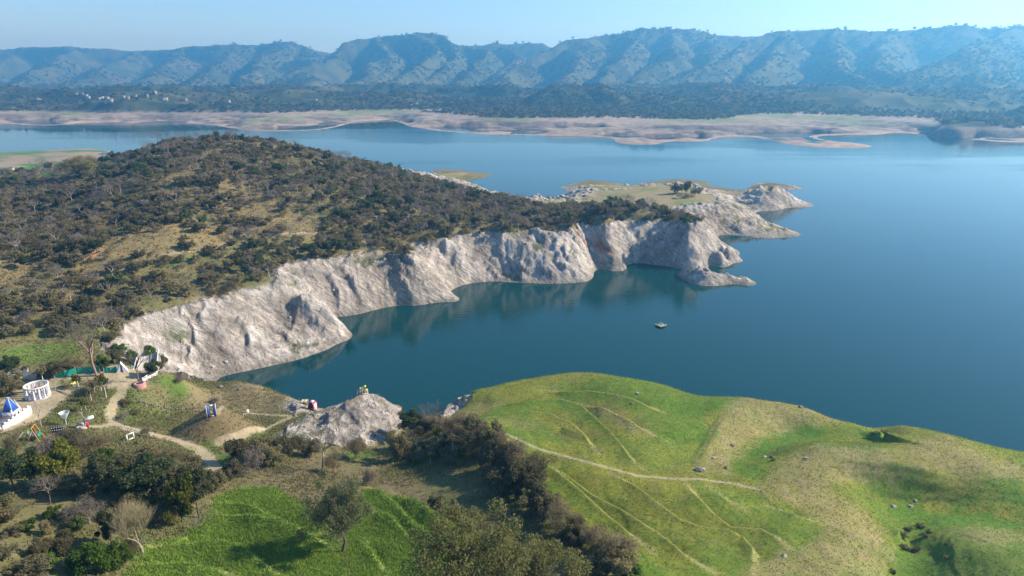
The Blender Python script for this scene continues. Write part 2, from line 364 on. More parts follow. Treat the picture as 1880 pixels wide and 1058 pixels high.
# -- field banks: low risers along which the terraces step
BANKS = [  # (photo line, drop height, width)
 [(1000,845),(1040,868),(1090,905),(1150,940),(1200,975),(1260,1020),(1312,1054)],
 [(1120,865),(1165,890),(1210,925),(1250,955),(1290,970),(1340,978),(1370,990),(1388,1012),(1385,1054)],
 [(1255,882),(1285,915),(1310,940),(1345,965),(1400,970),(1430,985),(1448,1005)],
 [(1300,893),(1335,915),(1370,935)],
 [(1400,925),(1450,940),(1500,955),(1516,962)],
 [(905,745),(960,738),(1030,735),(1070,745),(1090,765),(1120,790),(1140,815),(1160,840),(1182,862)],
 [(890,768),(960,757),(1010,762),(1050,780),(1075,800),(1098,832)],
 [(1060,738),(1110,750),(1160,775),(1200,798)],
 [(990,715),(1080,720),(1160,735),(1220,758)],
 [(930,806),(1000,850),(1060,900),(1130,960),(1200,1015)],
 [(390,920),(440,925),(500,945),(560,970),(605,978)],
 [(392,940),(450,952),(520,965),(580,985),(618,1008)],
 [(262,1004),(330,1000),(400,1000),(440,1005),(480,1030),(520,1060)],
 [(660,888),(700,905),(740,940),(795,990)],
 [(675,932),(720,955),(772,1002)],
 [(665,985),(690,1020),(716,1060)],
 [(715,898),(770,920),(830,965),(900,1010)],
 [(260,1035),(330,1035),(400,1045),(440,1060)],
]
for ln, hs in [([(1572,782),(1592,796),(1618,802),(1646,792)], 1.8), ([(1408,850),(1420,842),(1440,836)], 1.6), ([(1520,868),(1580,866),(1640,872),(1700,884),(1780,890)], 1.4), ([(1560,880),(1620,890),(1700,900),(1800,905)], 1.0), ([(1655,1015),(1662,985),(1690,968),(1715,975)], 1.6), ([(1728,980),(1735,1010),(1738,1060)], 1.3),
               ([(1272,862),(1282,835),(1300,805),(1308,785),(1325,765),(1335,752)], -.45), ([(900,712),(930,708),(955,708)], 1.2), ([(870,730),(890,733),(920,735)], 1.0), ([(1180,790),(1240,800),(1300,790)], .8), ([(960,790),(1030,792),(1080,812)], .7)]:
    d, sg = linedist(ln, 22, True); P2 = W2(ln); ends = np.minimum(np.hypot(X - P2[0, 0], Y - P2[0, 1]), np.hypot(X - P2[-1, 0], Y - P2[-1, 1]))
    Z += np.where(d < 20, hs * sg * np.exp(-d / 5.0) * sstep(0, 1.4, d) * sstep(0, 10, ends - d * .6), 0)
bank = np.zeros(X.shape, np.float32)
for i, ln in enumerate(BANKS):
    d, sg = linedist(ln, 14, True)
    wob = 0.35 * nz2
    wd = 0.8 if i >= 10 else 0.75
    bank = np.maximum(bank, np.exp(-((d + wob * 0.6) / wd) ** 2) * (0.55 + 0.45 * sstep(-0.5, 0.4, nz1)))
    P2 = W2(ln); ends = np.minimum(np.hypot(X - P2[0, 0], Y - P2[0, 1]), np.hypot(X - P2[-1, 0], Y - P2[-1, 1]))
    Z += np.where(d < 12, -(1.15 if i < 10 else 1.6) * sstep(1, 9, ends - d) * sg * np.exp(-d / 3.5) * sstep(0, 0.7, d), 0)
tz = Z + .9 * nz1 + 1.2 * nz3
terr = softarea([(885,760),(960,740),(1040,728),(1100,745),(1180,790),(1290,765),(1300,800),(1285,870),(1400,900),(1515,960),(1500,1000),(1440,1020),(1380,1065),(1230,1065),(1100,950),(1000,850),(930,800)], 3) 
wterr = np.maximum(softarea([(262,1002),(335,985),(385,945),(394,912),(440,895),(500,895),(560,928),(590,952),(620,1000),(640,1070),(230,1070)], 1), softarea([(655,930),(668,900),(700,903),(740,908),(800,933),(830,962),(880,985),(930,1010),(900,1075),(645,1075),(625,1015)], 1))
for msk, per, am, lo in ((terr, 1.55, .22, .80), (wterr, 1.25, .30, .78)):
    f = tz / per; f = f - np.floor(f)
    Z = Z + msk * am * per * .5 * (sstep(lo, 1.0, f) - f)
TRAIL = [(925,795),(970,815),(1030,833),(1100,853),(1170,872),(1230,878),(1290,880),(1350,888),(1392,897)]
PARKPATH = [(228,705),(222,720),(208,740),(202,765),(212,778),(240,788),(275,797),(315,806),(345,815),(368,826),(384,845),(398,868)]
PATHS = [(TRAIL, 0.42), (PARKPATH[:6], 1.15), (PARKPATH[5:], 1.7), ([(400,758),(450,757),(500,762),(545,764)], 0.5), ([(400,812),(440,800),(490,788),(530,768),(562,752)], 0.9), ([(150,783),(185,783),(212,778)], 0.8), ([(640,738),(662,725)], 1.2),
         ([(500,430),(540,428),(592,426)], 0.7), ([(405,450),(432,444)], 0.6), ([(290,470),(360,462),(430,452)], 0.5)]
path = np.zeros(X.shape, np.float32)
for ln, wd in PATHS:
    d = linedist(ln, 8); path = np.maximum(path, sstep(wd * 1.35, wd * 0.75, d + 0.3 * wd * nz2))
park = softarea([(0,735),(50,700),(100,690),(180,682),(232,672),(262,672),(262,700),(235,712),(190,715),(150,715),(120,735),(85,765),(20,790),(0,795)], 1.2) * (1 - 0.5 * softarea([(100,700),(150,695),(190,700),(190,720),(120,718)], 1))

# -- fine relief
rel = 0.10 * nz2 + 0.25 * nz1
hill = (~nearm) & (Z > 19)
rel = rel + np.where(hill, 0.9 * nz1 + 0.25 * nz2, 0)
sd = 0.85 * Z + 0.42 * X - 0.22 * Y                       # bedding of the rock
lx = 0.8 * X + 0.3 * Y; ly = 0.3 * X - 0.8 * Y
st = ridged(sd * 0.16, lx * 0.035, ly * 0.035, 4) 
st2 = ridged(sd * 0.55 + 40, lx * 0.12, ly * 0.12, 3)
stb = ridged(sd * 0.055 + 3, lx * 0.014, ly * 0.014, 3)
blk = ridged(X * 0.09, Y * 0.09, Z * 0.09, 4)
us = .80 * X + .60 * Y + 5.0 * nz1 + .45 * Z; ul = .6 * X - .8 * Y
def saw(t):
    f = t - np.floor(t); return np.where(f < .14, f / .14, 1 - (f - .14) / .86)
m1 = sstep(-.25, .3, fbm(X * .03 + 60, Y * .03, 3)); m2 = sstep(-.2, .3, fbm(X * .06 + 20, Y * .06, 3))
sw1 = saw(us / 27.0 + 2.6 * fbm(ul * .016, us * .022, 3)) * (.35 + .65 * m1); sw2 = saw(us / 8.5 + 2.4 * fbm(ul * .05 + 8, us * .05, 3)) * m2; sw3 = saw((.5 * X + .2 * Y + 1.1 * Z) / 3.1 + 1.0 * nz1)
crev = np.clip(ridged(us * .07, ul * .02, None, 3) - .35, 0, 1)
amp = sstep(0.0, 3.0, Z + 0.4) * rock * (1 - .15 * nearm)
rkr = amp * (-1.5 * nearm + .8 * st + .55 * st2 + .7 * blk + 3.4 * sw1 * sstep(1, 7, Z) + 1.3 * sw2 + .5 * sw3 + 2.6 * stb + 1.5 * blk - 2.2 * crev - 2.6)
rkr = np.where(rkr < 0, rkr * sstep(2.0, 8.0, Z), rkr)                     # low spits keep their height
rel = rel + rkr
rel = rel + nearm * (1 - rock) * 0.06 * np.sin(Z * 2 * np.pi / 0.9 + 7 * nz1 + 3 * nz2) * sstep(0.15, 0.4, SL) * sstep(50, 80, X)
rel = rel + nearm * sstep(10, 45, X) * (0.45 * fbm(X * 0.045 + 9, Y * 0.045, 3))
rel = rel * sstep(-2.5, 0.8, Z) * (1 - 0.8 * path)
ZB = Z + rel
Z = ZB
gy, gx = np.gradient(Z); SLD = np.hypot(gy / dr, gx / dt)

# -- ground cover colours (reflectances)
def C(*c): return np.array(c, np.float32)
def mixc(base, col, m): return base + (col - base) * np.asarray(m, np.float32)[..., None]
cov = np.empty(X.shape + (3,), np.float32); cov[:] = C(.175, .150, .068)              # dry hillside grass
cov = mixc(cov, C(.115, .118, .040), sstep(-.25, .35, nz1))
cov = mixc(cov, C(.235, .175, .085), sstep(.05, .5, nz2 + 0.5 * nz3) * 0.7)
# headland: cropped grass, yellow to green
head = nearm & ((X > 8 + (150 - Y) * 0.10) | (Y > 205)) & (X > -20)
HEADP = [(838,752),(855,718),(900,705),(1000,684),(1050,675),(1240,705),(1560,765),(1890,830),(2200,900),(2200,1400),(1210,1120),(1120,1045),(1040,985),(985,915),(940,850),(905,795),(870,775)]
headm = softarea(HEADP, 1.2)
g = C(.108, .172, .020)
hc = np.empty_like(cov); hc[:] = C(.188, .200, .030)
hc = mixc(hc, g, sstep(-.2, .25, nz1 + .5 * nz2))
hc = mixc(hc, C(.185, .165, .048), sstep(.1, .45, nz3 + .6 * nz2) * .8)
cov = mixc(cov, hc, headm)
FRESH = C(.070, .175, .016)
for pl, s in [
    ([(905,745),(960,735),(1030,728),(1075,740),(1130,790),(1160,820),(1120,800),(1075,775),(1030,752),(960,757),(900,765)], .75),
    ([(1348,872),(1345,842),(1395,803),(1470,782),(1550,783),(1600,795),(1540,806),(1470,808),(1432,838),(1400,885)], .8),
    ([(1545,905),(1630,975),(1640,1070),(1750,1070),(1735,985),(1890,1000),(1890,962),(1800,935),(1700,930),(1620,925)], .75),
    ([(1735,985),(1890,1012),(1890,1070),(1760,1070)], .55),
    ([(1270,885),(1380,905),(1450,925),(1515,960),(1500,990),(1470,1008),(1440,985),(1400,965),(1345,960),(1310,935)], .55),
    ([(1100,810),(1180,800),(1290,775),(1310,790),(1290,850),(1200,870),(1150,850)], .4),
    ([(1190,735),(1300,732),(1360,735),(1330,755),(1240,760)], .6),
    ([(1570,780),(1640,784),(1645,800),(1610,815),(1570,800)], .7),
    ([(1780,880),(1890,860),(1890,930),(1820,920)], .5),
    ([(1700,790),(1780,812),(1890,850),(1890,835),(1780,800)], .5),
    ([(1000,870),(1090,920),(1200,1000),(1260,1060),(1180,1060),(1090,960)], .35)]:
    cov = mixc(cov, FRESH, softarea(pl, 2.2) * s * (0.75 + 0.5 * nz2))
TAN = C(.275, .225, .105)
for pl, s in [
    ([(1330,748),(1380,730),(1470,745),(1545,776),(1470,780),(1400,800),(1345,838),(1335,868),(1278,866),(1300,815),(1315,780)], .85),
    ([(1385,900),(1430,850),(1480,820),(1560,822),(1640,835),(1700,803),(1740,800),(1800,830),(1890,860),(1890,880),(1780,880),(1650,868),(1560,880),(1520,892),(1600,950),(1632,1000),(1625,1070),(1390,1070),(1392,1035),(1450,1012),(1512,985),(1520,958),(1450,920)], .8),
    ([(1740,975),(1800,965),(1890,985),(1890,1000),(1800,1000)], .7),
    ([(840,760),(870,735),(930,735),(900,750),(860,775)], .6),
    ([(880,775),(940,765),(1000,775),(1020,790),(960,790)], .35),
    ([(1060,735),(1130,755),(1200,795),(1180,800),(1110,770)], .5)]:
    cov = mixc(cov, TAN, softarea(pl, 2.5) * s * (0.8 + 0.5 * nz2))
# near left: wheat, fallow, meadow
NL = nearm & (headm < .5)
cov = np.where(NL[..., None], mixc(mixc(np.broadcast_to(C(.150, .138, .058), cov.shape), C(.098, .125, .036), sstep(-.2, .3, nz1)), C(.21, .165, .09), sstep(.0, .5, nz2) * .6), cov)
WHEAT1 = [(262,1002),(335,985),(385,945),(394,912),(440,895),(500,895),(560,928),(590,952),(620,1000),(640,1070),(230,1070)]
WHEAT2 = [(655,930),(668,900),(700,903),(740,908),(800,933),(830,962),(880,985),(930,1010),(900,1075),(645,1075),(625,1015)]
wheat = np.maximum(softarea(WHEAT1, .8), softarea(WHEAT2, .8))
wc = np.empty_like(cov); wc[:] = C(.150, .250, .038); wc = mixc(wc, C(.23, .30, .055), sstep(-.1, .4, nz1 + .4 * nz2))
cov = mixc(cov, wc, wheat)
FALLOW = [(470,890),(515,852),(590,838),(640,858),(700,868),(760,888),(830,935),(800,932),(720,898),(668,892),(640,910),(580,930),(545,912),(500,893)]
cov = mixc(cov, C(.165, .135, .072), softarea(FALLOW, 1.5) * .85)
MEADOW = [(700,870),(770,850),(850,860),(940,930),(1060,1010),(1120,1070),(940,1070),(880,985),(820,935),(760,885)]
cov = mixc(cov, C(.118, .118, .045), softarea(MEADOW, 2) * .8)
for pl in [[(630,835),(650,820),(700,830),(740,825),(735,808),(690,838),(650,845)], [(215,745),(235,735),(262,760),(258,785),(225,775)], [(0,640),(60,632),(140,625),(140,655),(60,668),(0,665)],
           [(270,700),(320,690),(360,720),(330,735)], [(375,800),(400,815),(395,830),(370,818)], [(455,810),(470,790),(500,778),(490,795)], [(85,745),(110,735),(140,760),(130,775),(90,765)], [(20,800),(60,812),(50,822),(0,815)], [(300,480),(380,465),(430,450),(430,456),(380,474),(310,490)], [(395,825),(425,835),(420,862),(400,850)]]:
    cov = mixc(cov, C(.080, .155, .022), softarea(pl, 1.3) * .75)
cov = mixc(cov, C(.255, .195, .105), softarea([(345,705),(440,702),(560,735),(540,752),(440,745),(345,760)], 2.5) * .6)
r_m = np.hypot((X - MC[0]) * .92, (Y - MC[1]) * 1.05)
cov = mixc(cov, C(.175, .130, .068), sstep(10.5, 8, r_m) * (.7 + .3 * nz2))
# left flood plain beyond the hill, islets
flat = (~nearm) & (Z < 6) & (Y > 520) & (X < -240)
cov = np.where(flat[..., None], mixc(mixc(np.broadcast_to(C(.30, .225, .16), cov.shape), C(.13, .19, .06), sstep(-.1, .2, nz3 + .3 * nz1 - (Y > 900) * .1)), C(.07, .20, .03), sstep(.22, .35, fbm(X * .02 + 77, Y * .03, 3)) * (Y < 900)), cov)
cov = mixc(cov, C(.07, .205, .035), softarea([(70,318),(130,308),(175,300),(225,288),(232,300),(180,322),(80,326)], 6) * (~nearm))
isl = (~nearm) & (Z < 17) & (Z > 2.5) & (Y > 410) & (SL < .5) & ~flat
cov = np.where(isl[..., None], mixc(np.broadcast_to(C(.27, .225, .115), cov.shape), C(.19, .20, .06), sstep(-.05, .3, nz1)), cov)
# clearings on the hill
CLEAR = [[(385,330),(430,330),(480,365),(540,395),(560,412),(500,415),(440,400),(395,365)], [(200,440),(300,410),(390,420),(430,440),(360,470),(260,480),(180,470)], [(120,490),(200,475),(240,490),(190,520),(110,510)], [(0,480),(40,470),(60,500),(0,510)]]
clear = np.zeros(X.shape, np.float32)
for pl in CLEAR: clear = np.maximum(clear, softarea(pl, 4))
clear *= (~nearm)
cov = mixc(cov, C(.245, .185, .085), clear * .7)
cov = mixc(cov, C(.50, .30, .13), softarea([(170,465),(190,452),(188,470),(150,478)], 1.5))
# rock, banks, paths
rc = np.empty_like(cov); rc[:] = C(.54, .475, .415)
rc = mixc(rc, C(.72, .655, .59), sstep(.25, .8, sw2 + .25 * nz2) * .8); rc = mixc(rc, C(.33, .28, .235), sstep(.1, .6, -nz1 + .5 * nz2) * .8); rc = mixc(rc, C(.15, .13, .11), sstep(.18, .02, sw2 - np.floor(sw2)) * .5 * sstep(.4, .0, sw1)); rc = mixc(rc, C(.17, .145, .12), sstep(.15, .5, crev) * .6)  # slab highlights and crevice shade painted into the rock colour
rc = mixc(rc, C(.46, .375, .27), sstep(.15, .5, nz3) * .5)
rc = mixc(rc, C(.115, .145, .04), sstep(.34, .5, fbm(X * .09 + 50, Y * .09, 4)) * sstep(.9, .5, SLD) * .8)
rc = mixc(rc, C(.33, .285, .23), sstep(2.2, .6, Z + .5 * nz2) * .7)                      # damp rim at the water's edge
rc = mixc(rc, C(.40, .15, .08), softarea([(1052,430),(1062,432),(1085,452),(1080,455),(1060,440)], .8)); rc = mixc(rc, C(.40, .17, .09), softarea([(1085,447),(1100,448),(1125,465),(1118,468)], .8))
for pl in [[(300,612),(335,608),(350,620),(310,625)], [(515,525),(545,522),(545,532),(520,534)], [(700,470),(740,480),(735,487)], [(985,445),(1000,455),(980,468)]]:
    rc = mixc(rc, C(.10, .16, .03), softarea(pl, 1.5) * .8)
rc = mixc(rc, C(.78, .71, .64), nearm * .55 * sstep(-.3, .4, nz2 + .3 * nz1))
cov = mixc(cov, rc, rock)
cov = mixc(cov, C(.33, .29, .12), bank * (1 - rock) * .75)
rim = nearm * sstep(3.6, 1.6, Z + 1.2 * nz2 + nz1) * (Y > 140)
cov = mixc(cov, C(.36, .29, .20), rim * (1 - rock) * .9)
cov = mixc(cov, C(.44, .35, .235), np.maximum(park * .75, 0))
cov = mixc(cov, C(.40, .325, .215), path * (.75 + .35 * nz2))
cov = mixc(cov, C(.30, .13, .075), (linedist([(630,1015),(640,1040),(648,1065)], 4) < .45) * .9)
cov = np.clip(cov, .01, .9)

# -- build the sheets (cut where the lake covers them)
vid = np.arange(NR * NT).reshape(NR, NT)
quads = np.stack([vid[:-1, :-1], vid[:-1, 1:], vid[1:, 1:], vid[1:, :-1]], -1).reshape(-1, 4)
zf = Z.ravel(); qmax = zf[quads].max(1)
cls = np.full(quads.shape[0], 0)
q0 = quads[:, 0]
fm = lambda m: m.ravel()[q0]
cls[fm(nearm) == False] = 1
cls[(fm(nearm)) & (fm(headm) > .5)] = 2
cls[(fm(nearm)) & (fm(wheat) > .5)] = 3
cls[fm(path) > .5] = 4
cls[(fm(rock) > .5) & (cls == 1)] = 5
cls[(fm(rock) > .5) & ((cls == 0) | (cls == 2))] = 6
allV = np.stack([X.ravel(), Y.ravel(), zf], 1)
covf = cov.reshape(-1, 3); rockf = rock.ravel()
for k, nm in enumerate(['lakeside_slope', 'wooded_hill', 'grassy_headland', 'wheat_field', 'dirt_path', 'rock_cliff', 'rock_outcrop']):
    q = quads[(cls == k) & (qmax > -1.2)]
    if not len(q): continue
    u, inv = np.unique(q, return_inverse=True)
    me = mesh_from(nm, allV[u], inv.reshape(-1, 4), [M_GROUND], smooth=True)
    setattrs(me, covf[u], rockf[u]); o = link(nm, me); o['kind'] = 'structure'
# ground height lookup on the finished grid
lnR = np.log(RR)
def G(x, y):
    x = np.asarray(x, float); y = np.asarray(y, float)
    r = np.hypot(x, y); t = np.arctan2(x, y)
    fi = np.clip((np.log(r) - lnR[0]) / (lnR[1] - lnR[0]), 0, NR - 1.001); fj = np.clip((t - TH[0]) / (TH[1] - TH[0]), 0, NT - 1.001)
    i = fi.astype(int); j = fj.astype(int); a = fi - i; b = fj - j
    return (Z[i, j] * (1 - a) + Z[i + 1, j] * a) * (1 - b) + (Z[i, j + 1] * (1 - a) + Z[i + 1, j + 1] * a) * b
def Gm(M, x, y):
    r = np.hypot(x, y); t = np.arctan2(x, y)
    i = np.clip(np.round((np.log(r) - lnR[0]) / (lnR[1] - lnR[0])), 0, NR - 1).astype(int); j = np.clip(np.round((t - TH[0]) / (TH[1] - TH[0])), 0, NT - 1).astype(int)
    return M[i, j]
HF = lambda x, y: G(x, y)
def at(px, py):
    p = hit0([px], [py])[0]; return Vector((p[0], p[1], float(G(p[0], p[1]))))

# ------------------------------------------------------------------ water
mw, nt = newmat('lake_water'); L = nt.links.new
out = N(nt, 'ShaderNodeOutputMaterial'); b = N(nt, 'ShaderNodeBsdfPrincipled', Roughness=0.04, IOR=1.333)
b.inputs['Base Color'].default_value = (.004, .043, .043, 1)
geo = N(nt, 'ShaderNodeNewGeometry')
mpn = N(nt, 'ShaderNodeMapping'); mpn.inputs['Scale'].default_value = (.5, 1.0, 1.0); L(geo.outputs['Position'], mpn.inputs['Vector'])
wv = N(nt, 'ShaderNodeTexNoise', Scale=.55, Detail=4.0, Roughness=.6); L(mpn.outputs[0], wv.inputs['Vector'])
ws = N(nt, 'ShaderNodeMapping'); ws.inputs['Scale'].default_value = (.0013, .0060, 1.0); L(geo.outputs['Position'], ws.inputs['Vector'])
wn = N(nt, 'ShaderNodeTexNoise', Scale=1.0, Detail=4.0, Roughness=.55); L(ws.outputs[0], wn.inputs['Vector'])
wr = N(nt, 'ShaderNodeMapRange'); wr.inputs['From Min'].default_value = .47; wr.inputs['From Max'].default_value = .56
wr.inputs['To Min'].default_value = .02; wr.inputs['To Max'].default_value = .30; L(wn.outputs['Fac'], wr.inputs['Value'])
bu = N(nt, 'ShaderNodeBump', Distance=.25); L(wr.outputs[0], bu.inputs['Strength']); L(wv.outputs['Fac'], bu.inputs['Height'])
L(bu.outputs[0], b.inputs['Normal']); L(b.outputs[0], out.inputs['Surface'])
me = mesh_from('water', np.array([(-9000, -300, 0), (9000, -300, 0), (9000, 9000, 0), (-9000, 9000, 0)]), np.array([[0, 1, 2, 3]]), [mw])
o = link('water', me); o['kind'] = 'structure'

# ------------------------------------------------------------------ far shore and mountains
FS = [(-250,226),(-50,226),(0,227),(60,230),(120,229),(170,225),(210,224),(245,226),(262,224),(300,222),(340,226),(380,229),(420,235),(470,240),(520,241),(565,240),(610,235),(640,227),(690,221),(720,221),(735,226),(750,232),(800,240),(850,244),(900,247),(960,248),(1040,250),(1100,252),(1130,261),(1170,266),(1205,265),(1240,260),(1290,260),(1330,252),(1370,251),(1410,257),(1450,265),(1500,270),(1560,272),(1601,269),(1560,262),(1510,256),(1540,248),(1620,247),(1700,250),(1740,254),(1800,258),(1880,262),(1980,262),(2200,262)]
fp = []
Wf = np.array([atz(a, b, 0.0) for a, b in FS]); outp = [Wf[0]]
for a, b_ in zip(Wf[:-1], Wf[1:]):
    n = min(3, max(1, int(np.linalg.norm(b_ - a) / 60)))
    for k in range(1, n + 1): outp.append(a + (b_ - a) * k / n)
Wf = np.array(outp); fp += [tuple(p) for p in Wf]
T = np.gradient(Wf[:, :2], axis=0); T /= np.linalg.norm(T, axis=1, keepdims=True) + 1e-9
for i in range(len(Wf)):
    q = Wf[i, :2] + np.array([T[i, 1], -T[i, 0]]) * 45
    if np.min(np.hypot(Wf[:, 0] - q[0], Wf[:, 1] - q[1])) > 35: fp.append((q[0], q[1], -7.0))
for a, b_, z in [(-200,205,14),(0,204,14),(0,215,7),(100,214,7),(200,205,14),(200,214,8),(300,206,13),(300,213,8),(370,205,14),(430,212,9),(500,206,14),(540,222,8),(480,226,6),(590,222,7),(560,206,13),(620,213,8),(680,201,14),(760,208,12),(800,205,12),(760,216,7),(830,213,12),(850,228,6),(960,225,9),(940,238,4),(900,216,13),(1000,218,13),(1100,217,13),(1100,236,6),(1200,240,6),(1200,222,12),(1270,225,12),(1280,248,4),(1340,217,13),(1340,235,8),(1360,207,14),(1450,225,9),(1450,250,4),(1400,214,12),(1500,210,13),(1530,263,2),(1500,240,4),(1580,222,9),(1600,214,13),(1700,218,13),(1650,236,4),(1700,240,5),(1740,236,14),(1800,232,16),(1880,225,16),(1800,248,4),(1880,250,4),(2000,225,16)]:
    fp.append(tuple(atz(a, b_, float(z))))
for a, b_ in [(0,245),(300,245),(640,250),(900,265),(1200,285),(1450,290),(1700,285),(1900,285),(1900,400),(600,350)]: fp.append(tuple(atz(a, b_, -9.0)))
for X_, Y_ in [(-2500, 2300), (-1200, 2200), (0, 2200), (1200, 2200), (2600, 2200), (-4000, 4000), (0, 4000), (4000, 4000), (-6000, 8000), (6000, 8000), (0, 8000)]: fp.append((X_, Y_, 22.0))
FP = np.array(fp)
MQF = 30.0
d2 = (FP[:, None, 0] - FP[None, :, 0]) ** 2 + (FP[:, None, 1] - FP[None, :, 1]) ** 2
n = len(FP); A = np.zeros((n + 1, n + 1)); A[:n, :n] = np.sqrt(d2 + MQF ** 2) - np.eye(n) * .5; A[:n, n] = 1; A[n, :n] = 1
WF = np.linalg.solve(A, np.concatenate([FP[:, 2], [0]]))
def far0(x, y):
    o = np.empty(x.size); x_, y_ = x.ravel(), y.ravel()
    for i in range(0, len(o), 20000):
        o[i:i + 20000] = np.sqrt((x_[i:i + 20000, None] - FP[None, :, 0]) ** 2 + (y_[i:i + 20000, None] - FP[None, :, 1]) ** 2 + MQF ** 2) @ WF[:n] + WF[n]
    return o.reshape(x.shape)
# ridge lines of the hills: (photo x, photo y, distance) ; flank slope
RIDGES = [
 # farthest range, left
 ([(-260,110,5200),(-80,104,5100),(0,100,5000),(40,92,5000),(90,88,5000),(140,86,4900),(190,91,4900),(250,95,4900),(300,92,4800),(360,85,4700),(440,81,4600),(510,77,4500),(545,83,4500),(590,96,4600),(660,96,4800)], .42),
 ([(140,86,4900),(110,110,4300),(60,145,3500),(0,165,2800)], .40), ([(40,92,5000),(-20,130,4200),(-80,160,3200)], .4), ([(250,95,4900),(200,120,4200),(140,150,3400),(110,175,2500)], .40),
 ([(330,88,4750),(290,120,4000),(245,150,3300),(225,175,2500)], .42), ([(440,81,4600),(400,108,4000),(350,140,3300),(320,170,2600)], .42), ([(510,77,4500),(480,105,3900),(440,140,3200),(420,172,2500)], .45),
 ([(545,83,4500),(560,115,3900),(545,140,3300),(520,172,2500)], .42),
 # central mountain
 ([(470,172,2700),(510,150,3200),(560,118,3600),(600,98,3900),(625,80,4000),(650,75,4050),(700,69,4100),(740,65,4100),(780,61,4100),(802,64,4100),(830,75,4200),(880,84,4300),(940,81,4400),(1000,80,4400)], .50),
 ([(700,69,4100),(680,95,3700),(640,130,3200),(600,165,2600)], .55), ([(760,63,4100),(772,92,3600),(740,120,3200),(700,155,2700),(680,180,2200)], .60), ([(802,64,4100),(820,95,3700),(800,125,3200),(770,155,2700)], .55),
 ([(880,84,4300),(905,95,3700),(880,120,3300),(840,150,2800)], .62), ([(940,81,4400),(960,105,3800),(930,130,3300),(890,165,2700)], .5),
 # right of the middle
 ([(895,165,2600),(930,140,2900),(970,118,3200),(1010,95,3500),(1050,74,3700),(1080,65,3750),(1140,58,3800),(1210,52,3800),(1260,54,3800),(1310,62,3850),(1370,66,3900),(1430,66,4000)], .5),
 ([(1080,65,3750),(1060,105,3200),(1040,140,2800),(1010,168,2400)], .55), ([(1150,58,3800),(1135,100,3200),(1120,140,2800),(1105,165,2400)], .55), ([(1230,53,3800),(1225,100,3200),(1200,140,2700),(1180,170,2300)], .5), ([(1310,62,3850),(1300,105,3200),(1270,145,2700),(1250,180,2200)], .5),
 # right mountain
 ([(1255,165,2500),(1290,130,2800),(1340,100,3100),(1380,75,3300),(1410,62,3400),(1450,56,3450),(1520,53,3500),(1580,58,3550),(1650,57,3600),(1700,53,3600),(1750,48,3600),(1800,50,3600),(1880,48,3600),(2000,50,3600),(2200,60,3600)], .5),
 ([(1450,56,3450),(1440,100,2950),(1410,140,2500),(1380,175,2200)], .5), ([(1530,54,3500),(1545,95,3000),(1580,130,2600),(1620,160,2300)], .55), ([(1620,58,3600),(1640,100,3000),(1650,140,2500)], .5),
 ([(1900,50,3500),(1830,75,3000),(1740,110,2600),(1660,150,2300)], .5), ([(2050,60,3400),(1960,90,2900),(1880,130,2500)], .5),
 # foothills
 ([(1300,200,2100),(1360,186,2120),(1440,170,2150),(1500,162,2200),(1600,156,2250),(1700,149,2300),(1790,141,2300),(1840,146,2300),(1900,158,2300),(2050,175,2300)], .34),
 ([(1700,149,2300),(1690,180,2000),(1660,205,1800)], .4), ([(1800,141,2300),(1810,175,1950),(1800,205,1700)], .4),
 ([(860,206,1640),(930,188,1700),(980,166,1740),(1030,156,1750),(1070,155,1750),(1110,166,1750),(1170,183,1720),(1240,202,1660),(1310,213,1600)], .40),
 
 ([(660,192,2300),(720,170,2450),(780,154,2500),(830,158,2500),(880,172,2450),(920,185,2300)], .36),
 ([(1720,240,1150),(1760,226,1200),(1820,214,1250),(1880,204,1300),(1960,196,1350)], .3),
 ([(600,188,2100),(520,182,2200),(430,186,2200),(340,190,2100)], .3), ([(220,180,2300),(120,182,2300),(20,184,2300)], .3),
]
NTF, NRF = 700, 430
THF = np.linspace(R(-49), R(49), NTF); RF = np.geomspace(880, 6800, NRF)
rf, tf = np.meshgrid(RF, THF, indexing='ij'); XF = rf * np.sin(tf); YF = rf * np.cos(tf)
ZF = far0(XF, YF)
wx = XF + 150 * fbm(XF * .0016, YF * .0016, 4); wy = YF + 150 * fbm(XF * .0016 + 50, YF * .0016, 4)
HILL = np.full(XF.shape, -50.0)
for ln, k in RIDGES:
    k = k * (1.75 if max(p[2] for p in ln) > 2600 else 1.15)
    Pn = np.array([aty(*p) for p in ln]); big = np.hypot(XF - Pn[:, 0].mean(), YF - Pn[:, 1].mean()) < 6000
    for a, b_ in zip(Pn[:-1], Pn[1:]):
        dx, dy = b_[0] - a[0], b_[1] - a[1]; t = np.clip(((wx - a[0]) * dx + (wy - a[1]) * dy) / (dx * dx + dy * dy), 0, 1)
        d = np.hypot(wx - a[0] - t * dx, wy - a[1] - t * dy)
        zz = a[2] + (b_[2] - a[2]) * t - k * (np.sqrt(d * d + 18 ** 2) - 18) * (1 - .25 * np.clip(d / 900, 0, 1))
        HILL = np.maximum(HILL, zz)
det = 13 * ridged(XF * .0042, YF * .0042, None, 4) - 4 + 5 * fbm(XF * .03, YF * .03, 3)
mount = sstep(12, 60, HILL)
nzf = fbm(XF * .006, YF * .006, 4); nzf2 = fbm(XF * .03 + 9, YF * .03, 3)
ZF = ZF - 10 * sstep(.30, .55, ridged(XF * .0035 + 7, YF * .008, None, 3)) * sstep(11, 6, ZF) * sstep(1.0, 3.0, ZF)
plain = sstep(0, 4, ZF) 
ero = ridged(XF * .009, YF * .012, None, 4)
ZF = np.minimum(ZF, 22) + sstep(12, 20, ZF) * .004 * np.clip(rf - 1600, 0, 1100)
ZF = ZF + plain * (1.6 * nzf2 + 9.0 * np.clip(ero, -1, .5) - 2.6) * sstep(14, 6, ZF)
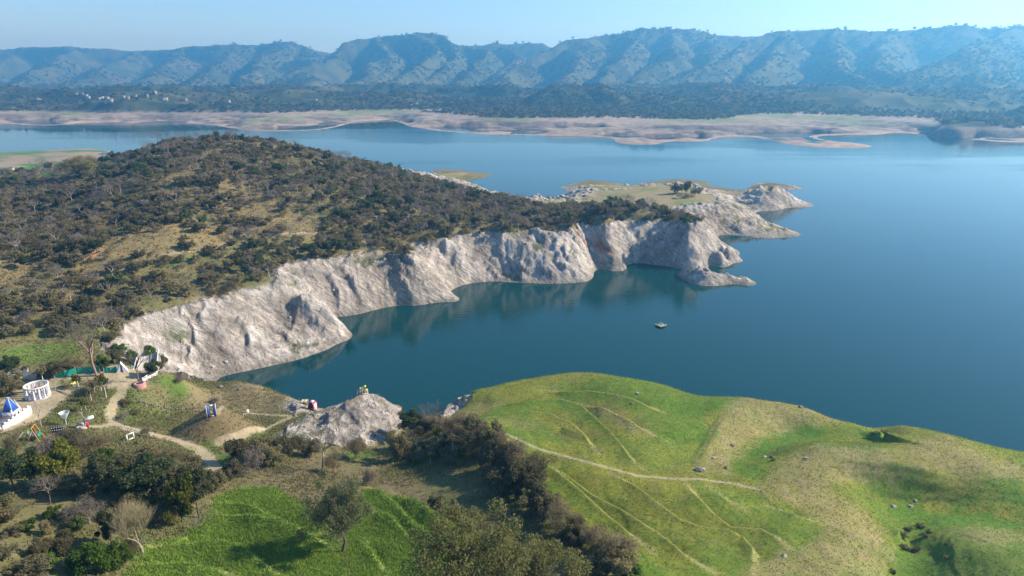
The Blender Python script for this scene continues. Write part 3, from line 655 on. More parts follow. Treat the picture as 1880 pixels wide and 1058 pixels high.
ZF = ZF + sstep(1600, 1850, rf) * sstep(3000, 2300, rf) * 36 * np.clip(ridged(XF * .0026 + 2, YF * .0036, None, 3) + .2, 0, 1) * sstep(12, 15, ZF)
ZF = np.maximum(ZF, np.where(ZF > 2, HILL + det * mount, -99))
wood = sstep(13.5, 17, ZF + 2 * nzf)
gyf, gxf = np.gradient(ZF); SLF = np.hypot(gyf / np.gradient(RF)[:, None], gxf / ((THF[1] - THF[0]) * rf))
cf = np.empty(XF.shape + (3,), np.float32); cf[:] = C(.30, .245, .185)
cf = mixc(cf, C(.20, .215, .10), sstep(-.1, .3, nzf) * sstep(3, 6, ZF)); cf = mixc(cf, C(.36, .27, .20), sstep(3.5, 1, ZF + 1.5 * nzf2)); cf = mixc(cf, C(.20, .165, .135), sstep(.10, .3, SLF))
fw = np.empty_like(cf); fw[:] = C(.040, .052, .022); fw = mixc(fw, C(.095, .088, .042), sstep(.05, .5, nzf2 + .5 * nzf)); fw = mixc(fw, C(.07, .08, .034), sstep(.1, .4, fbm(XF * .012 + 70, YF * .012, 4)))
cf = mixc(cf, fw, wood)
vidf = np.arange(NRF * NTF).reshape(NRF, NTF); qf = np.stack([vidf[:-1, :-1], vidf[:-1, 1:], vidf[1:, 1:], vidf[1:, :-1]], -1).reshape(-1, 4)
zff = ZF.ravel(); ok = zff[qf].max(1) > -1.5; mid_h = (HILL.ravel()[qf[:, 0]] > 24)
VF = np.stack([XF.ravel(), YF.ravel(), zff], 1)
for nm, sel in (('far_shore', ok & ~mid_h), ('mountains', ok & mid_h)):
    q = qf[sel]; u, inv = np.unique(q, return_inverse=True)
    me = mesh_from(nm, VF[u], inv.reshape(-1, 4), [M_FAR], smooth=True); setattrs(me, cf.reshape(-1, 3)[u], (sstep(.2, .5, SLF) * (1 - wood)).ravel()[u])
    o = link(nm, me); o['kind'] = 'structure'
def GF(x, y):
    r = np.hypot(x, y); t = np.arctan2(x, y)
    fi = np.clip((np.log(r) - np.log(RF[0])) / (np.log(RF[1]) - np.log(RF[0])), 0, NRF - 1.001); fj = np.clip((t - THF[0]) / (THF[1] - THF[0]), 0, NTF - 1.001)
    i = fi.astype(int); j = fj.astype(int); a = fi - i; b = fj - j
    return (ZF[i, j] * (1 - a) + ZF[i + 1, j] * a) * (1 - b) + (ZF[i, j + 1] * (1 - a) + ZF[i + 1, j + 1] * a) * b

# ------------------------------------------------------------------ plants
def mat_leaf(name, c1, c2, hv=.3, trans=.48):
    m, nt = newmat(name); L = nt.links.new
    out = N(nt, 'ShaderNodeOutputMaterial'); oi = N(nt, 'ShaderNodeObjectInfo'); ge = N(nt, 'ShaderNodeNewGeometry')
    mx = N(nt, 'ShaderNodeMix', data_type='RGBA'); mx.inputs[6].default_value = (*c1, 1); mx.inputs[7].default_value = (*c2, 1)
    ad = N(nt, 'ShaderNodeMath', operation='MULTIPLY_ADD'); L(ge.outputs['Random Per Island'], ad.inputs[0]); ad.inputs[1].default_value = .55
    m2 = N(nt, 'ShaderNodeMath', operation='MULTIPLY'); L(oi.outputs['Random'], m2.inputs[0]); m2.inputs[1].default_value = .45
    L(m2.outputs[0], ad.inputs[2]); L(ad.outputs[0], mx.inputs[0])
    hs = N(nt, 'ShaderNodeHueSaturation'); L(mx.outputs[2], hs.inputs['Color'])
    mr = N(nt, 'ShaderNodeMapRange'); mr.inputs['To Min'].default_value = 1 - hv; mr.inputs['To Max'].default_value = 1 + hv
    wn = N(nt, 'ShaderNodeTexWhiteNoise', noise_dimensions='1D'); L(oi.outputs['Random'], wn.inputs['W']); L(wn.outputs['Value'], mr.inputs['Value']); L(mr.outputs[0], hs.inputs['Value'])
    df = N(nt, 'ShaderNodeBsdfDiffuse'); tl = N(nt, 'ShaderNodeBsdfTranslucent'); L(hs.outputs[0], df.inputs['Color']); L(hs.outputs[0], tl.inputs['Color'])
    ms = N(nt, 'ShaderNodeMixShader'); ms.inputs[0].default_value = trans; L(df.outputs[0], ms.inputs[1]); L(tl.outputs[0], ms.inputs[2])
    L(ms.outputs[0], out.inputs['Surface']); return m
LEAF = {
 'dark':   mat_leaf('leaves_dark_green', (.125, .118, .060), (.235, .205, .108)),
 'olive':  mat_leaf('leaves_olive', (.185, .165, .075), (.31, .26, .13)),
 'brown':  mat_leaf('leaves_brown', (.17, .14, .075), (.30, .245, .14)),
 'grey':   mat_leaf('twigs_grey', (.16, .13, .105), (.29, .245, .20), trans=.1),
 'pale':   mat_leaf('twigs_pale', (0.324, 0.270, 0.149), (0.486, 0.419, 0.243), trans=.1),
 'fresh':  mat_leaf('leaves_fresh_green', (0.074, 0.142, 0.022), (0.162, 0.223, 0.041)),
 'yellow': mat_leaf('leaves_yellow_green', (0.101, 0.121, 0.020), (0.209, 0.203, 0.038)),
 'deep':   mat_leaf('leaves_deep_green', (.075, .110, .042), (.150, .175, .075)),
 'rust':   mat_leaf('leaves_rust_olive', (.14, .15, .05), (.27, .24, .09)),
 'feather':mat_leaf('leaves_feathery', (.095, .11, .045), (.20, .205, .10)),
}
BARK = mat_plain('bark_brown', (.11, .085, .065), .9, .35, 2.0); BARKW = mat_plain('bark_pale', (.36, .31, .26), .9, .3, 1.2); BARKR = mat_plain('bark_reddish', (.27, .17, .13), .9, .3, 1.2)
WASH = mat_plain('whitewash', (.72, .72, .69), .8, .1, 3.0)

def tube(path, rad, n=5):
    path = np.asarray(path, float); k = len(path)
    t = np.gradient(path, axis=0); t /= np.linalg.norm(t, axis=1, keepdims=True) + 1e-9
    ref = np.where(np.abs(t[:, 2:3]) > .9, np.array([[1., 0, 0]]), np.array([[0, 0, 1.]]))
    u = np.cross(t, ref); u /= np.linalg.norm(u, axis=1, keepdims=True) + 1e-9; v = np.cross(t, u)
    a = np.linspace(0, 2 * np.pi, n, endpoint=False)
    V = (path[:, None] + np.asarray(rad)[:, None, None] * (np.cos(a)[None, :, None] * u[:, None] + np.sin(a)[None, :, None] * v[:, None])).reshape(-1, 3)
    i = np.arange(k - 1)[:, None] * n + np.arange(n)[None]; j = np.arange(k - 1)[:, None] * n + (np.arange(n)[None] + 1) % n
    return V, np.stack([i, j, j + n, i + n], -1).reshape(-1, 4)
class MB:
    """collects shapes into one mesh"""
    def __init__(s): s.V = []; s.F = []; s.n = 0
    def add(s, V, F):
        s.V.append(np.asarray(V, float)); s.F.append(np.asarray(F) + s.n); s.n += len(V); return s
    def tube(s, p, r, n=5): return s.add(*tube(p, r, n))
    def bar(s, a, b, r, n=6): return s.add(*tube([a, b], [r, r], n)).caps(n)
    def caps(s, n): 
        if n == 4: s.F.append(np.array([[s.n - 4, s.n - 3, s.n - 2, s.n - 1], [s.n - 5, s.n - 6, s.n - 7, s.n - 8]]))
        return s
    def box(s, c, d, rz=0.0, taper=1.0):
        x, y, z = np.array(d) / 2
        V = np.array([(-x, -y, -z), (x, -y, -z), (x, y, -z), (-x, y, -z), (-x * taper, -y * taper, z), (x * taper, -y * taper, z), (x * taper, y * taper, z), (-x * taper, y * taper, z)])
        ca, sa = math.cos(rz), math.sin(rz); V = V @ np.array([[ca, sa, 0], [-sa, ca, 0], [0, 0, 1]]) + np.array(c)
        return s.add(V, [[3, 2, 1, 0], [4, 5, 6, 7], [0, 1, 5, 4], [1, 2, 6, 5], [2, 3, 7, 6], [3, 0, 4, 7]])
    def lathe(s, prof, n=16, c=(0, 0, 0), a0=0, a1=2 * math.pi):
        full = abs(a1 - a0 - 2 * math.pi) < 1e-6
        a = np.linspace(a0, a1, n, endpoint=not full); P = np.array(prof, float)
        V = np.stack([P[:, None, 0] * np.cos(a)[None], P[:, None, 0] * np.sin(a)[None], np.repeat(P[:, 1:2], len(a), 1)], -1).reshape(-1, 3) + np.array(c)
        m = len(a); F = []
        for i in range(len(P) - 1):
            for j in range(m if full else m - 1): F.append([i * m + j, i * m + (j + 1) % m, (i + 1) * m + (j + 1) % m, (i + 1) * m + j])
        return s.add(V, F)
    def quad(s, a, b, c, d): return s.add([a, b, c, d], [[0, 1, 2, 3]])
    def mesh(s, name, mats, smooth=False):
        F4 = [f for f in s.F if f.shape[1] == 4]; F3 = [f for f in s.F if f.shape[1] == 3]
        Fl = ([np.concatenate(F4)] if F4 else []) + ([np.concatenate(F3)] if F3 else [])
        return mesh_from(name, np.concatenate(s.V), Fl, mats if isinstance(mats, (list, tuple)) else [mats], smooth)
    def build(s, name, mat, parent=None, smooth=False): return link(name, s.mesh(name, mat, smooth), parent)
def leaves(rng, Cn, size, aspect=.55, up=.4):
    n = len(Cn); u = rng.normal(size=(n, 3)); u[:, 2] *= 1 - up * .5; u /= np.linalg.norm(u, axis=1, keepdims=True)
    w_ = rng.normal(size=(n, 3)); v = np.cross(u, w_); v /= np.linalg.norm(v, axis=1, keepdims=True) + 1e-9
    s_ = size * rng.uniform(.6, 1.3, (n, 1)); u = u * s_; v = v * s_ * aspect
    V = np.stack([Cn - u, Cn - v, Cn + u, Cn + v], 1).reshape(-1, 3); F = np.arange(n * 4).reshape(-1, 4); return V, F
def leafy(seed, h, cr, trunk, nclump, nleaf, lsize, aspect=.55, flat=.75, tr=.03, clump=.30, droop=0., wood=True, multi=1):
    """tree with trunk, limbs to every clump and leaves spread through the clumps; returns (trunk mesh builder, crown builder)"""
    rng = np.random.RandomState(seed); tw = MB(); cr_b = MB()
    cz = trunk + (h - trunk) * .5; rz = (h - trunk) * .5
    cc = []
    while len(cc) < nclump:
        p = rng.uniform(-1, 1, 3); l = np.linalg.norm(p)
        if l > 1 or l < .25: continue
        if p[2] < -.35 and rng.rand() < .5: continue
        if cc and min(np.linalg.norm(np.array(cc) - p, axis=1)) < .9 / nclump ** .42: continue
        cc.append(p)
    lump = 1 + .22 * rng.randn(nclump)
    cen = np.array(cc) * np.array([cr, cr, rz]) * lump[:, None] * np.array([1, 1, .9]) + np.array([0, 0, cz])
    lean = rng.uniform(-.06, .06, 2) * h; cen[:, :2] += lean
    R0 = tr * h
    for s in range(multi):
        ang = rng.rand() * 6.28; off = np.array([math.cos(ang), math.sin(ang), 0]) * (R0 * 2.2 if multi > 1 else 0)
        fork = np.array([lean[0] * .6, lean[1] * .6, trunk + rz * .35]) + off * 3 * (multi > 1)
        bend = rng.normal(size=3) * np.array([.03, .03, 0]) * h
        tw.tube([off + (0, 0, -.25), off * .8 + fork * .5 + bend * .5 + np.array([0, 0, .0]), fork], [R0 * 1.25, R0 * .9, R0 * .62], 6)
        for i in range(s, nclump, multi):
            e = cen[i]; mid = fork * .55 + e * .45 + rng.normal(size=3) * .05 * h
            if wood: tw.tube([fork, mid, e], [R0 * .42, R0 * .22, R0 * .06], 4)
    per = nleaf // nclump; Cn = []
    for i in range(nclump):
        rr = clump * cr * rng.uniform(.75, 1.25); q = rng.normal(size=(per, 3)); q /= np.linalg.norm(q, axis=1, keepdims=True); q *= (rng.rand(per, 1) ** .45) * rr
        q[:, 2] *= flat; q[:, 2] -= droop * np.hypot(q[:, 0], q[:, 1]); Cn.append(cen[i] + q)
    Cn = np.concatenate(Cn); Cn[:, 2] = np.maximum(Cn[:, 2], .1)
    cr_b.add(*leaves(rng, Cn, lsize, aspect)); return tw, cr_b
def bare(seed, h, spread, levels=4, r0=.03, nb=3, upw=.35, first=.3, twig=True, sides=4, jit=.5, taper=.62, lmul=.72):
    rng = np.random.RandomState(seed); tw = MB(); cr_b = MB()
    def grow(p, d, ln, r, lv):
        e1 = p + d * ln * .5 + rng.normal(size=3) * ln * .06; d2 = d + rng.normal(size=3) * .14; d2 /= np.linalg.norm(d2); e2 = e1 + d2 * ln * .5
        b_ = tw if lv >= levels - 1 else cr_b
        b_.tube([p, e1, e2], [r, r * .82, r * taper], sides if lv > 1 else 3)
        if lv == 0: return
        k = nb + (rng.rand() < .4)
        a0 = rng.rand() * 6.28
        for i in range(k):
            a = a0 + i * 6.28 / k + rng.uniform(-.4, .4)
            side = np.array([math.cos(a), math.sin(a), 0.]); side -= d2 * side.dot(d2)
            nd = d2 * rng.uniform(.45, .9) + side * spread * rng.uniform(.6, 1.2) + np.array([0, 0, upw]); nd /= np.linalg.norm(nd)
            st_ = p + (e2 - p) * 1.0 if i < 2 else e1 + (e2 - e1) * rng.uniform(.2, .9)
            grow(st_, nd, ln * lmul * rng.uniform(.75, 1.15), r * taper * rng.uniform(.75, 1), lv - 1)
    grow(np.array([0, 0, -.2]), np.array([rng.uniform(-.1, .1), rng.uniform(-.1, .1), 1.]), h * first, r0 * h, levels)
    return tw, cr_b
class Proto:
    def __init__(s, name, tw, cb, bark, leaf):
        s.tw = tw.mesh(name + '_trunk', bark, True); s.cb = cb.mesh(name + '_crown', leaf)
        a = np.concatenate(cb.V); s.h = float(np.percentile(a[:, 2], 99.5)); s.wd = float(np.percentile(np.abs(a[:, :2]), 98)) * 2
def put(proto, name, loc, h, wd=None, rz=None, label=None, cat='tree', group=None, lean=0.0, rng=random):
    r = bpy.data.objects.new(name, None); COL.objects.link(r); r.location = loc
    r.empty_display_size = .5
    s = h / proto.h; sx = s if wd is None else wd / proto.wd
    r.scale = (sx, sx, s); r.rotation_euler = (0, lean, rng.random() * 6.28 if rz is None else rz)
    link('trunk', proto.tw, r); link('crown', proto.cb, r)
    tag(r, label, cat, group); return r
random.seed(5)
P = {}
def reg(k, *a): P.setdefault(k, []).append(Proto(*a))
for i in range(4):
    reg('dark', 'scrub_dark', *leafy(100 + i, 5.0, 3.2, .7, 15, 1300, .40, .6, tr=.022, clump=.38), BARK, LEAF['dark'])
    reg('olive', 'scrub_olive', *leafy(120 + i, 5.0, 3.3, .7, 14, 1150, .40, .55, tr=.022, clump=.38), BARK, LEAF['olive'])
    reg('brown', 'scrub_brown', *leafy(140 + i, 4.6, 3.1, .5, 14, 1000, .42, .22, tr=.02, clump=.40), BARK, LEAF['brown'])
    reg('grey', 'scrub_grey', *leafy(160 + i, 5.0, 3.0, .8, 14, 800, .55, .10, tr=.022, clump=.42), BARKW, LEAF['grey'])
for i in range(3):
    reg('bare', 'bare_tree', *bare(200 + i, 8.0, .75, 5, .020, 3, .25), BARKW, LEAF['grey'])
    reg('greenlow', 'green_tree', *leafy(220 + i, 7.0, 3.0, 1.6, 16, 1400, .38, .6, tr=.024, clump=.36), BARK, LEAF['deep'])
for i in range(2):
    reg('dense', 'dense_tree', *leafy(300 + i, 9.0, 4.6, 1.8, 30, 9000, .26, .6, tr=.026, clump=.30), BARK, LEAF['deep'])
    reg('yellow', 'yellow_green_tree', *leafy(310 + i, 8.0, 4.6, 1.5, 26, 7000, .30, .6, tr=.026, clump=.27), BARK, LEAF['yellow'])
    reg('oliv2', 'olive_tree', *leafy(320 + i, 9.0, 3.6, 2.0, 26, 7000, .24, .5, tr=.022, clump=.30), BARK, LEAF['feather'])
    reg('bushd', 'dark_bush', *leafy(330 + i, 4.5, 2.9, .4, 20, 4500, .22, .55, tr=.02, clump=.36, multi=3), BARK, LEAF['dark'])
    reg('bushb', 'brown_bush', *leafy(340 + i, 4.5, 2.9, .4, 20, 4000, .26, .16, tr=.02, clump=.38, multi=3), BARK, LEAF['brown'])
    reg('busho', 'olive_bush', *leafy(350 + i, 4.5, 2.9, .4, 20, 4500, .22, .5, tr=.02, clump=.36, multi=3), BARK, LEAF['olive'])
    reg('bushf', 'fresh_bush', *leafy(360 + i, 4.0, 2.6, .4, 18, 4000, .22, .55, tr=.02, clump=.36, multi=3), BARK, LEAF['fresh'])
    reg('bushg', 'grey_bush', *leafy(370 + i, 4.0, 2.8, .3, 18, 3200, .42, .06, tr=.02, clump=.42, multi=4), BARKW, LEAF['grey'])
reg('field', 'feathery_tree', *leafy(401, 12.0, 4.9, 1.5, 60, 13000, .19, .35, tr=.022, clump=.23, droop=.25), BARK, LEAF['feather'])
reg('front', 'rusty_tree', *leafy(402, 12.0, 6.6, 3.0, 60, 17000, .17, .5, tr=.024, clump=.22), BARK, LEAF['rust'])
reg('dead', 'dead_tree', *bare(403, 12.0, .70, 6, .024, 3, .22, .24), BARKW, LEAF['grey'])
reg('fan', 'fan_tree', *bare(404, 9.0, .34, 6, .011, 4, .45, .14, lmul=.8), BARKW, LEAF['pale'])
reg('tall', 'tall_bare_tree', *bare(405, 16.0, .8, 6, .018, 3, .2, .42, lmul=.62), BARKR, LEAF['grey'])
reg('twiggy', 'twiggy_tree', *bare(406, 8.0, .6, 6, .014, 3, .3, .26), BARK, LEAF['grey'])
reg('sapling', 'sapling', *leafy(407, 3.6, 1.0, 1.7, 8, 420, .22, .5, tr=.022, clump=.5), WASH, LEAF['yellow'])
reg('sapling', 'sapling', *leafy(408, 3.4, 1.1, 1.6, 7, 380, .24, .5, tr=.022, clump=.5), WASH, LEAF['olive'])
reg('pruned', 'pruned_tree', *bare(409, 5.0, .55, 3, .032, 2, .3, .42, lmul=.6), BARKW, BARKW)

def inframe(x, y, z, m=.06):
    dz = np.asarray(z) - CAM_Z; dep = np.asarray(y) * cp - dz * sp; up = np.asarray(y) * sp + dz * cp
    px = np.asarray(x) / dep * FPX; py = up / dep * FPX
    return (np.abs(px) < 940 * (1 + m)) & (np.abs(py) < 529 * (1 + m)) & (dep > 0), dep
def seen(x, y, z):
    """False where the ground itself hides a point from the camera's side"""
    ok = np.ones(len(x), bool)
    for t in np.linspace(.35, .985, 60):
        ok &= (CAM_Z + (z - CAM_Z) * t) > G(x * t, y * t) - .5
    return ok
# -- scrub over the hill across the cove
rng = np.random.RandomState(11)
cx = rng.uniform(-430, 170, 60000); cy = rng.uniform(165, 520, 60000)
cz = G(cx, cy); nm_ = Gm(nearm, cx, cy); cl = Gm(clear, cx, cy); rk_ = Gm(rock, cx, cy); pt_ = Gm(path, cx, cy)
fr, dep = inframe(cx, cy, cz + 4)
dens = np.where(cx > -90, 1.0, .48 + 1.0 * fbm(cx * .022, cy * .022, 3)) * (1 - .86 * cl)
ZLINE = 19.6
okc = fr & ~nm_ & (cz > ZLINE - .8 * rng.rand(60000)) & (rk_ < .45) & (pt_ < .2) & (rng.rand(60000) < dens) & ~inpoly(W2([(-300,628),(0,622),(140,612),(195,628),(230,660),(-300,700)]), cx, cy)
okc &= seen(cx, cy, cz + 6)
idx = np.where(okc)[0]
sel = []; cell = {}
for i in idx:
    r_ = 3.5 if cx[i] > -100 else 4.0
    k = (int(cx[i] // 5), int(cy[i] // 5)); bad = False
    for a in (-1, 0, 1):
        for b_ in (-1, 0, 1):
            for j in cell.get((k[0] + a, k[1] + b_), ()):
                if (cx[i] - cx[j]) ** 2 + (cy[i] - cy[j]) ** 2 < r_ * r_: bad = True; break
            if bad: break
        if bad: break
    if not bad: sel.append(i); cell.setdefault(k, []).append(i)
sel = np.array(sel)
print('scrub', len(sel))
KN = ['dark', 'olive', 'brown', 'grey', 'bare', 'greenlow']
mixn = fbm(cx[sel] * .03 + 5, cy[sel] * .03, 3); rnd = rng.rand(len(sel)) + .25 * mixn
kind = np.select([rnd < .26, rnd < .50, rnd < .76, rnd < .88, rnd < .96], [0, 1, 2, 3, 4], 5)
LAB = {0: ('thorn_shrub', 'dark green shrub in the scrub', 'shrub', 'dark green shrubs'),
       1: ('olive_shrub', 'olive green shrub in the scrub', 'shrub', 'olive shrubs'),
       2: ('dry_shrub', 'brown dry-leaved shrub in the scrub', 'shrub', 'brown shrubs'),
       3: ('leafless_shrub', 'leafless grey shrub in the scrub', 'shrub', 'leafless grey shrubs'),
       4: ('leafless_tree', 'leafless pale-barked tree rising from the scrub', 'tree', 'leafless trees'),
       5: ('leafy_tree', 'taller deep green tree rising from the scrub', 'tree', 'deep green trees')}
hh = {0: (2.0, 5.0), 1: (1.9, 4.8), 2: (1.7, 4.4), 3: (2.4, 5.0), 4: (5.0, 9.5), 5: (3.6, 7.5)}
ZONE = [' on the broad left slope of the hill', ' along the cliff top above the cove', ' on the ridge running out into the lake', ' on the crest of the hill']
rest = []
for kd in range(6):
    ii = [i for i in range(len(sel)) if kind[i] == kd]
    size = {i: rng.uniform(*hh[kd]) for i in ii}
    ii.sort(key=lambda i: -size[i] / math.hypot(cx[sel[i]], cy[sel[i]]))
    for n_, i in enumerate(ii):
        j = sel[i]; sc_ = size[i]
        if n_ < 260:
            pr = P[KN[kd]][n_ % len(P[KN[kd]])]
            zone = 3 if cz[j] > 44 else (2 if cx[j] > -60 and cz[j] > 22.5 else (1 if cz[j] < 24.5 and cx[j] > -150 else 0))
            put(pr, LAB[kd][0], (cx[j], cy[j], cz[j] - .1), sc_, None, None, LAB[kd][1] + ZONE[zone], LAB[kd][2], LAB[kd][3] + ZONE[zone])
        else: rest.append((cx[j], cy[j], cz[j] - .1, sc_ / 5.0, kd))
print('rest', len(rest))
def scatter(name, points, protos, label, cat, scl, rgen):
    """one object of uncountable plants: instances of the shrub shapes on a point cloud"""
    me = bpy.data.meshes.new(name); A_ = np.asarray(points, np.float32)
    me.vertices.add(len(A_)); me.vertices.foreach_set('co', A_.ravel())
    for nm, arr in (('psize', scl), ('pturn', rgen.uniform(0, 6.283, len(A_)))):
        a = me.attributes.new(nm, 'FLOAT', 'POINT'); a.data.foreach_set('value', np.asarray(arr, np.float32))
    o = link(name, me); ng = bpy.data.node_groups.new(name, 'GeometryNodeTree')
    ng.interface.new_socket('Geometry', in_out='INPUT', socket_type='NodeSocketGeometry'); ng.interface.new_socket('Geometry', in_out='OUTPUT', socket_type='NodeSocketGeometry')
    gi = ng.nodes.new('NodeGroupInput'); go = ng.nodes.new('NodeGroupOutput'); ip = ng.nodes.new('GeometryNodeInstanceOnPoints'); jn = ng.nodes.new('GeometryNodeJoinGeometry')
    for pr in protos:
        oi = ng.nodes.new('GeometryNodeObjectInfo'); oi.inputs['Object'].default_value = pr; oi.inputs['As Instance'].default_value = True; oi.transform_space = 'ORIGINAL'
        ng.links.new(oi.outputs['Geometry'], jn.inputs[0])
    ps = ng.nodes.new('GeometryNodeInputNamedAttribute'); ps.data_type = 'FLOAT'; ps.inputs[0].default_value = 'psize'
    pt = ng.nodes.new('GeometryNodeInputNamedAttribute'); pt.data_type = 'FLOAT'; pt.inputs[0].default_value = 'pturn'
    cb = ng.nodes.new('ShaderNodeCombineXYZ'); ng.links.new(pt.outputs[0], cb.inputs['Z'])
    ri = ng.nodes.new('FunctionNodeRandomValue'); ri.data_type = 'INT'; ri.inputs[4].default_value = 0; ri.inputs[5].default_value = len(protos) - 1
    ng.links.new(gi.outputs[0], ip.inputs['Points']); ng.links.new(jn.outputs[0], ip.inputs['Instance']); ip.inputs['Pick Instance'].default_value = True
    ng.links.new(ri.outputs[2], ip.inputs['Instance Index']); ng.links.new(cb.outputs[0], ip.inputs['Rotation']); ng.links.new(ps.outputs[0], ip.inputs['Scale'])
    ng.links.new(ip.outputs[0], go.inputs[0])
    md = o.modifiers.new('plants', 'NODES'); md.node_group = ng
    tag(o, label, cat, kind='stuff'); return o
firsts = {}
for o in COL.objects:
    if o.name.startswith('crown') and o.data.name not in firsts: firsts[o.data.name] = o
def crowns(*keys): return [firsts[p.cb.name] for k in keys for p in P[k] if p.cb.name in firsts]
if rest:
    ra = np.array(rest); scatter('scrub', ra[:, :3], crowns('dark', 'olive', 'brown', 'grey'), 'smaller shrubs that fill the scrub on the hill', 'scrub', ra[:, 3], rng)
# -- woods on the far hills
n_ = 70000
rr_ = np.exp(rng.uniform(np.log(1350), np.log(5300), n_)); tt_ = rng.uniform(R(-41), R(41), n_)
fx, fy = rr_ * np.sin(tt_), rr_ * np.cos(tt_); fz = GF(fx, fy)
den = np.clip(.42 + 1.3 * fbm(fx * .005 + 3, fy * .005, 4), .04, 1)
fd = np.minimum(polydist([aty(*q_)[:2] for q_ in [(860,206,1640),(980,166,1740),(1070,155,1750),(1170,183,1720),(1310,213,1600)]], fx, fy), polydist([aty(*q_)[:2] for q_ in [(1300,200,2100),(1500,162,2200),(1700,149,2300),(1840,146,2300),(2050,175,2300)]], fx, fy))
den = np.where((np.hypot(fx, fy) < 1700) | (fd < 170), .95, den)
keepf = (fz > 13.5) & (rng.rand(n_) < den)
# a denser belt of trees where the woods end above the bare shore
belt = (fz > 13) & (fz < 40) & (np.hypot(fx, fy) < 1720)
keepf = keepf | (belt & (rng.rand(n_) < .8))
fx, fy, fz = fx[keepf], fy[keepf], fz[keepf]
fs = rng.uniform(.9, 1.9, len(fx)) * np.clip(np.hypot(fx, fy) / 3200, .6, 1.35)
print('far trees', len(fx))
scatter('far_wood', np.stack([fx, fy, fz - .5], 1), crowns('dark', 'greenlow', 'olive'), 'hazy woods covering the far hills and mountain slopes', 'woods', fs, rng)

# ------------------------------------------------------------------ plants of the near shore
def size_at(p, hpx):
    D = math.sqrt(p.x ** 2 + p.y ** 2 + (CAM_Z - p.z) ** 2); ca = math.hypot(p.x, p.y) / D
    return hpx * D / (FPX * ca), (p.y * cp + (CAM_Z - p.z) * sp) / FPX
def plant(key, v, name, px, py, hpx, wpx, label, cat='tree', group=None, lean=0.0, rz=None):
    p = at(px, py); m = size_at(p, hpx)[1]; d = ray(px, py - hpx); h = CAM_Z + d[2] * p.y / d[1] - p.z; p.z -= .12
    pr = P[key][v % len(P[key])]
    return put(pr, name, p, h, wpx * m if wpx else None, rz, label, cat, group, lean)
for a in [
 ('field', 0, 'feathery_tree', 628, 1012, 132, 112, 'tall feathery green tree standing alone among the terraced wheat strips'),
 ('dead', 0, 'dead_tree', 592, 862, 78, 62, 'big leafless pale-limbed tree at the edge of the brown fallow field'),
 ('yellow', 0, 'broadleaf_tree', 112, 893, 76, 92, 'round yellow-green broadleaf tree below the swing boat'),
 ('dense', 0, 'broadleaf_tree', 30, 905, 78, 85, 'dark green tree at the left edge of the picture beneath the park'),
 ('dense', 1, 'broadleaf_tree', 276, 922, 84, 82, 'large deep green tree in the middle of the lower left thicket'),
 ('oliv2', 0, 'broadleaf_tree', 190, 912, 78, 52, 'slim green tree between the yellow-green tree and the large deep green one'),
 ('yellow', 1, 'broadleaf_tree', 334, 958, 92, 54, 'upright yellow-green tree at the right end of the lower left thicket'),
 ('oliv2', 1, 'broadleaf_tree', 366, 950, 88, 66, 'olive feathery tree leaning over the corner of the wheat field'),
 ('fan', 0, 'fan_tree', 262, 1014, 92, 78, 'pale leafless tree with upright fan of branches beside the wheat field'),
 ('oliv2', 0, 'broadleaf_tree', 206, 1000, 62, 40, 'dark narrow tree just left of the pale fan-branched tree'),
 ('twiggy', 0, 'twiggy_tree', 90, 926, 56, 62, 'small brown leafless tree in the dry grass at lower left'),
 ('twiggy', 0, 'twiggy_tree', 367, 980, 34, 44, 'little bare tree on the stony bank inside the wheat field'),
 ('tall', 0, 'tall_bare_tree', 178, 690, 118, 100, 'tall leafless tree with reddish trunk behind the green net fence'),
 ('tall', 0, 'leaning_tree', 257, 702, 62, 46, 'bare tree with pale trunk leaning over the paved terrace'),
 ('twiggy', 0, 'tall_grey_tree', 786, 800, 66, 42, 'tall grey leafless tree on the shore by the little inlet'),
 ('dense', 1, 'broadleaf_tree', 757, 797, 46, 44, 'green tree with orange tinge beside the grey tree at the inlet'),
 ('front', 0, 'rusty_tree', 856, 1150, 190, 215, 'large rust-tinged olive tree cut off by the lower picture edge'),
 ('front', 0, 'rusty_tree', 985, 1165, 160, 175, 'second rust-olive tree at the lower edge, right of the larger one'),
 ('bushg', 0, 'round_grey_bush', 677, 888, 26, 28, 'round grey leafless bush alone in the dry grass'),
 ('sapling', 1, 'young_tree', 832, 828, 32, 26, 'young tree with thin trunk in the small orchard patch'),
 ('sapling', 0, 'young_tree', 805, 812, 26, 22, 'young tree at the orchard edge nearest the inlet'),
 ('busho', 0, 'olive_bush', 735, 842, 46, 44, 'brown-olive bush at the rim of the green hollow'),
 ('bushb', 1, 'brown_bush', 655, 842, 36, 40, 'brown twiggy bush standing in the green hollow behind the dead tree'),
 ('bushf', 0, 'fresh_bush', 825, 958, 22, 22, 'small round green bush on the bank at the field corner'),
 ('busho', 1, 'olive_bush', 803, 935, 26, 28, 'grey-green bush at the upper end of the wheat strips'),
]: plant(*a)
g = 'bushes of the lower left thicket'
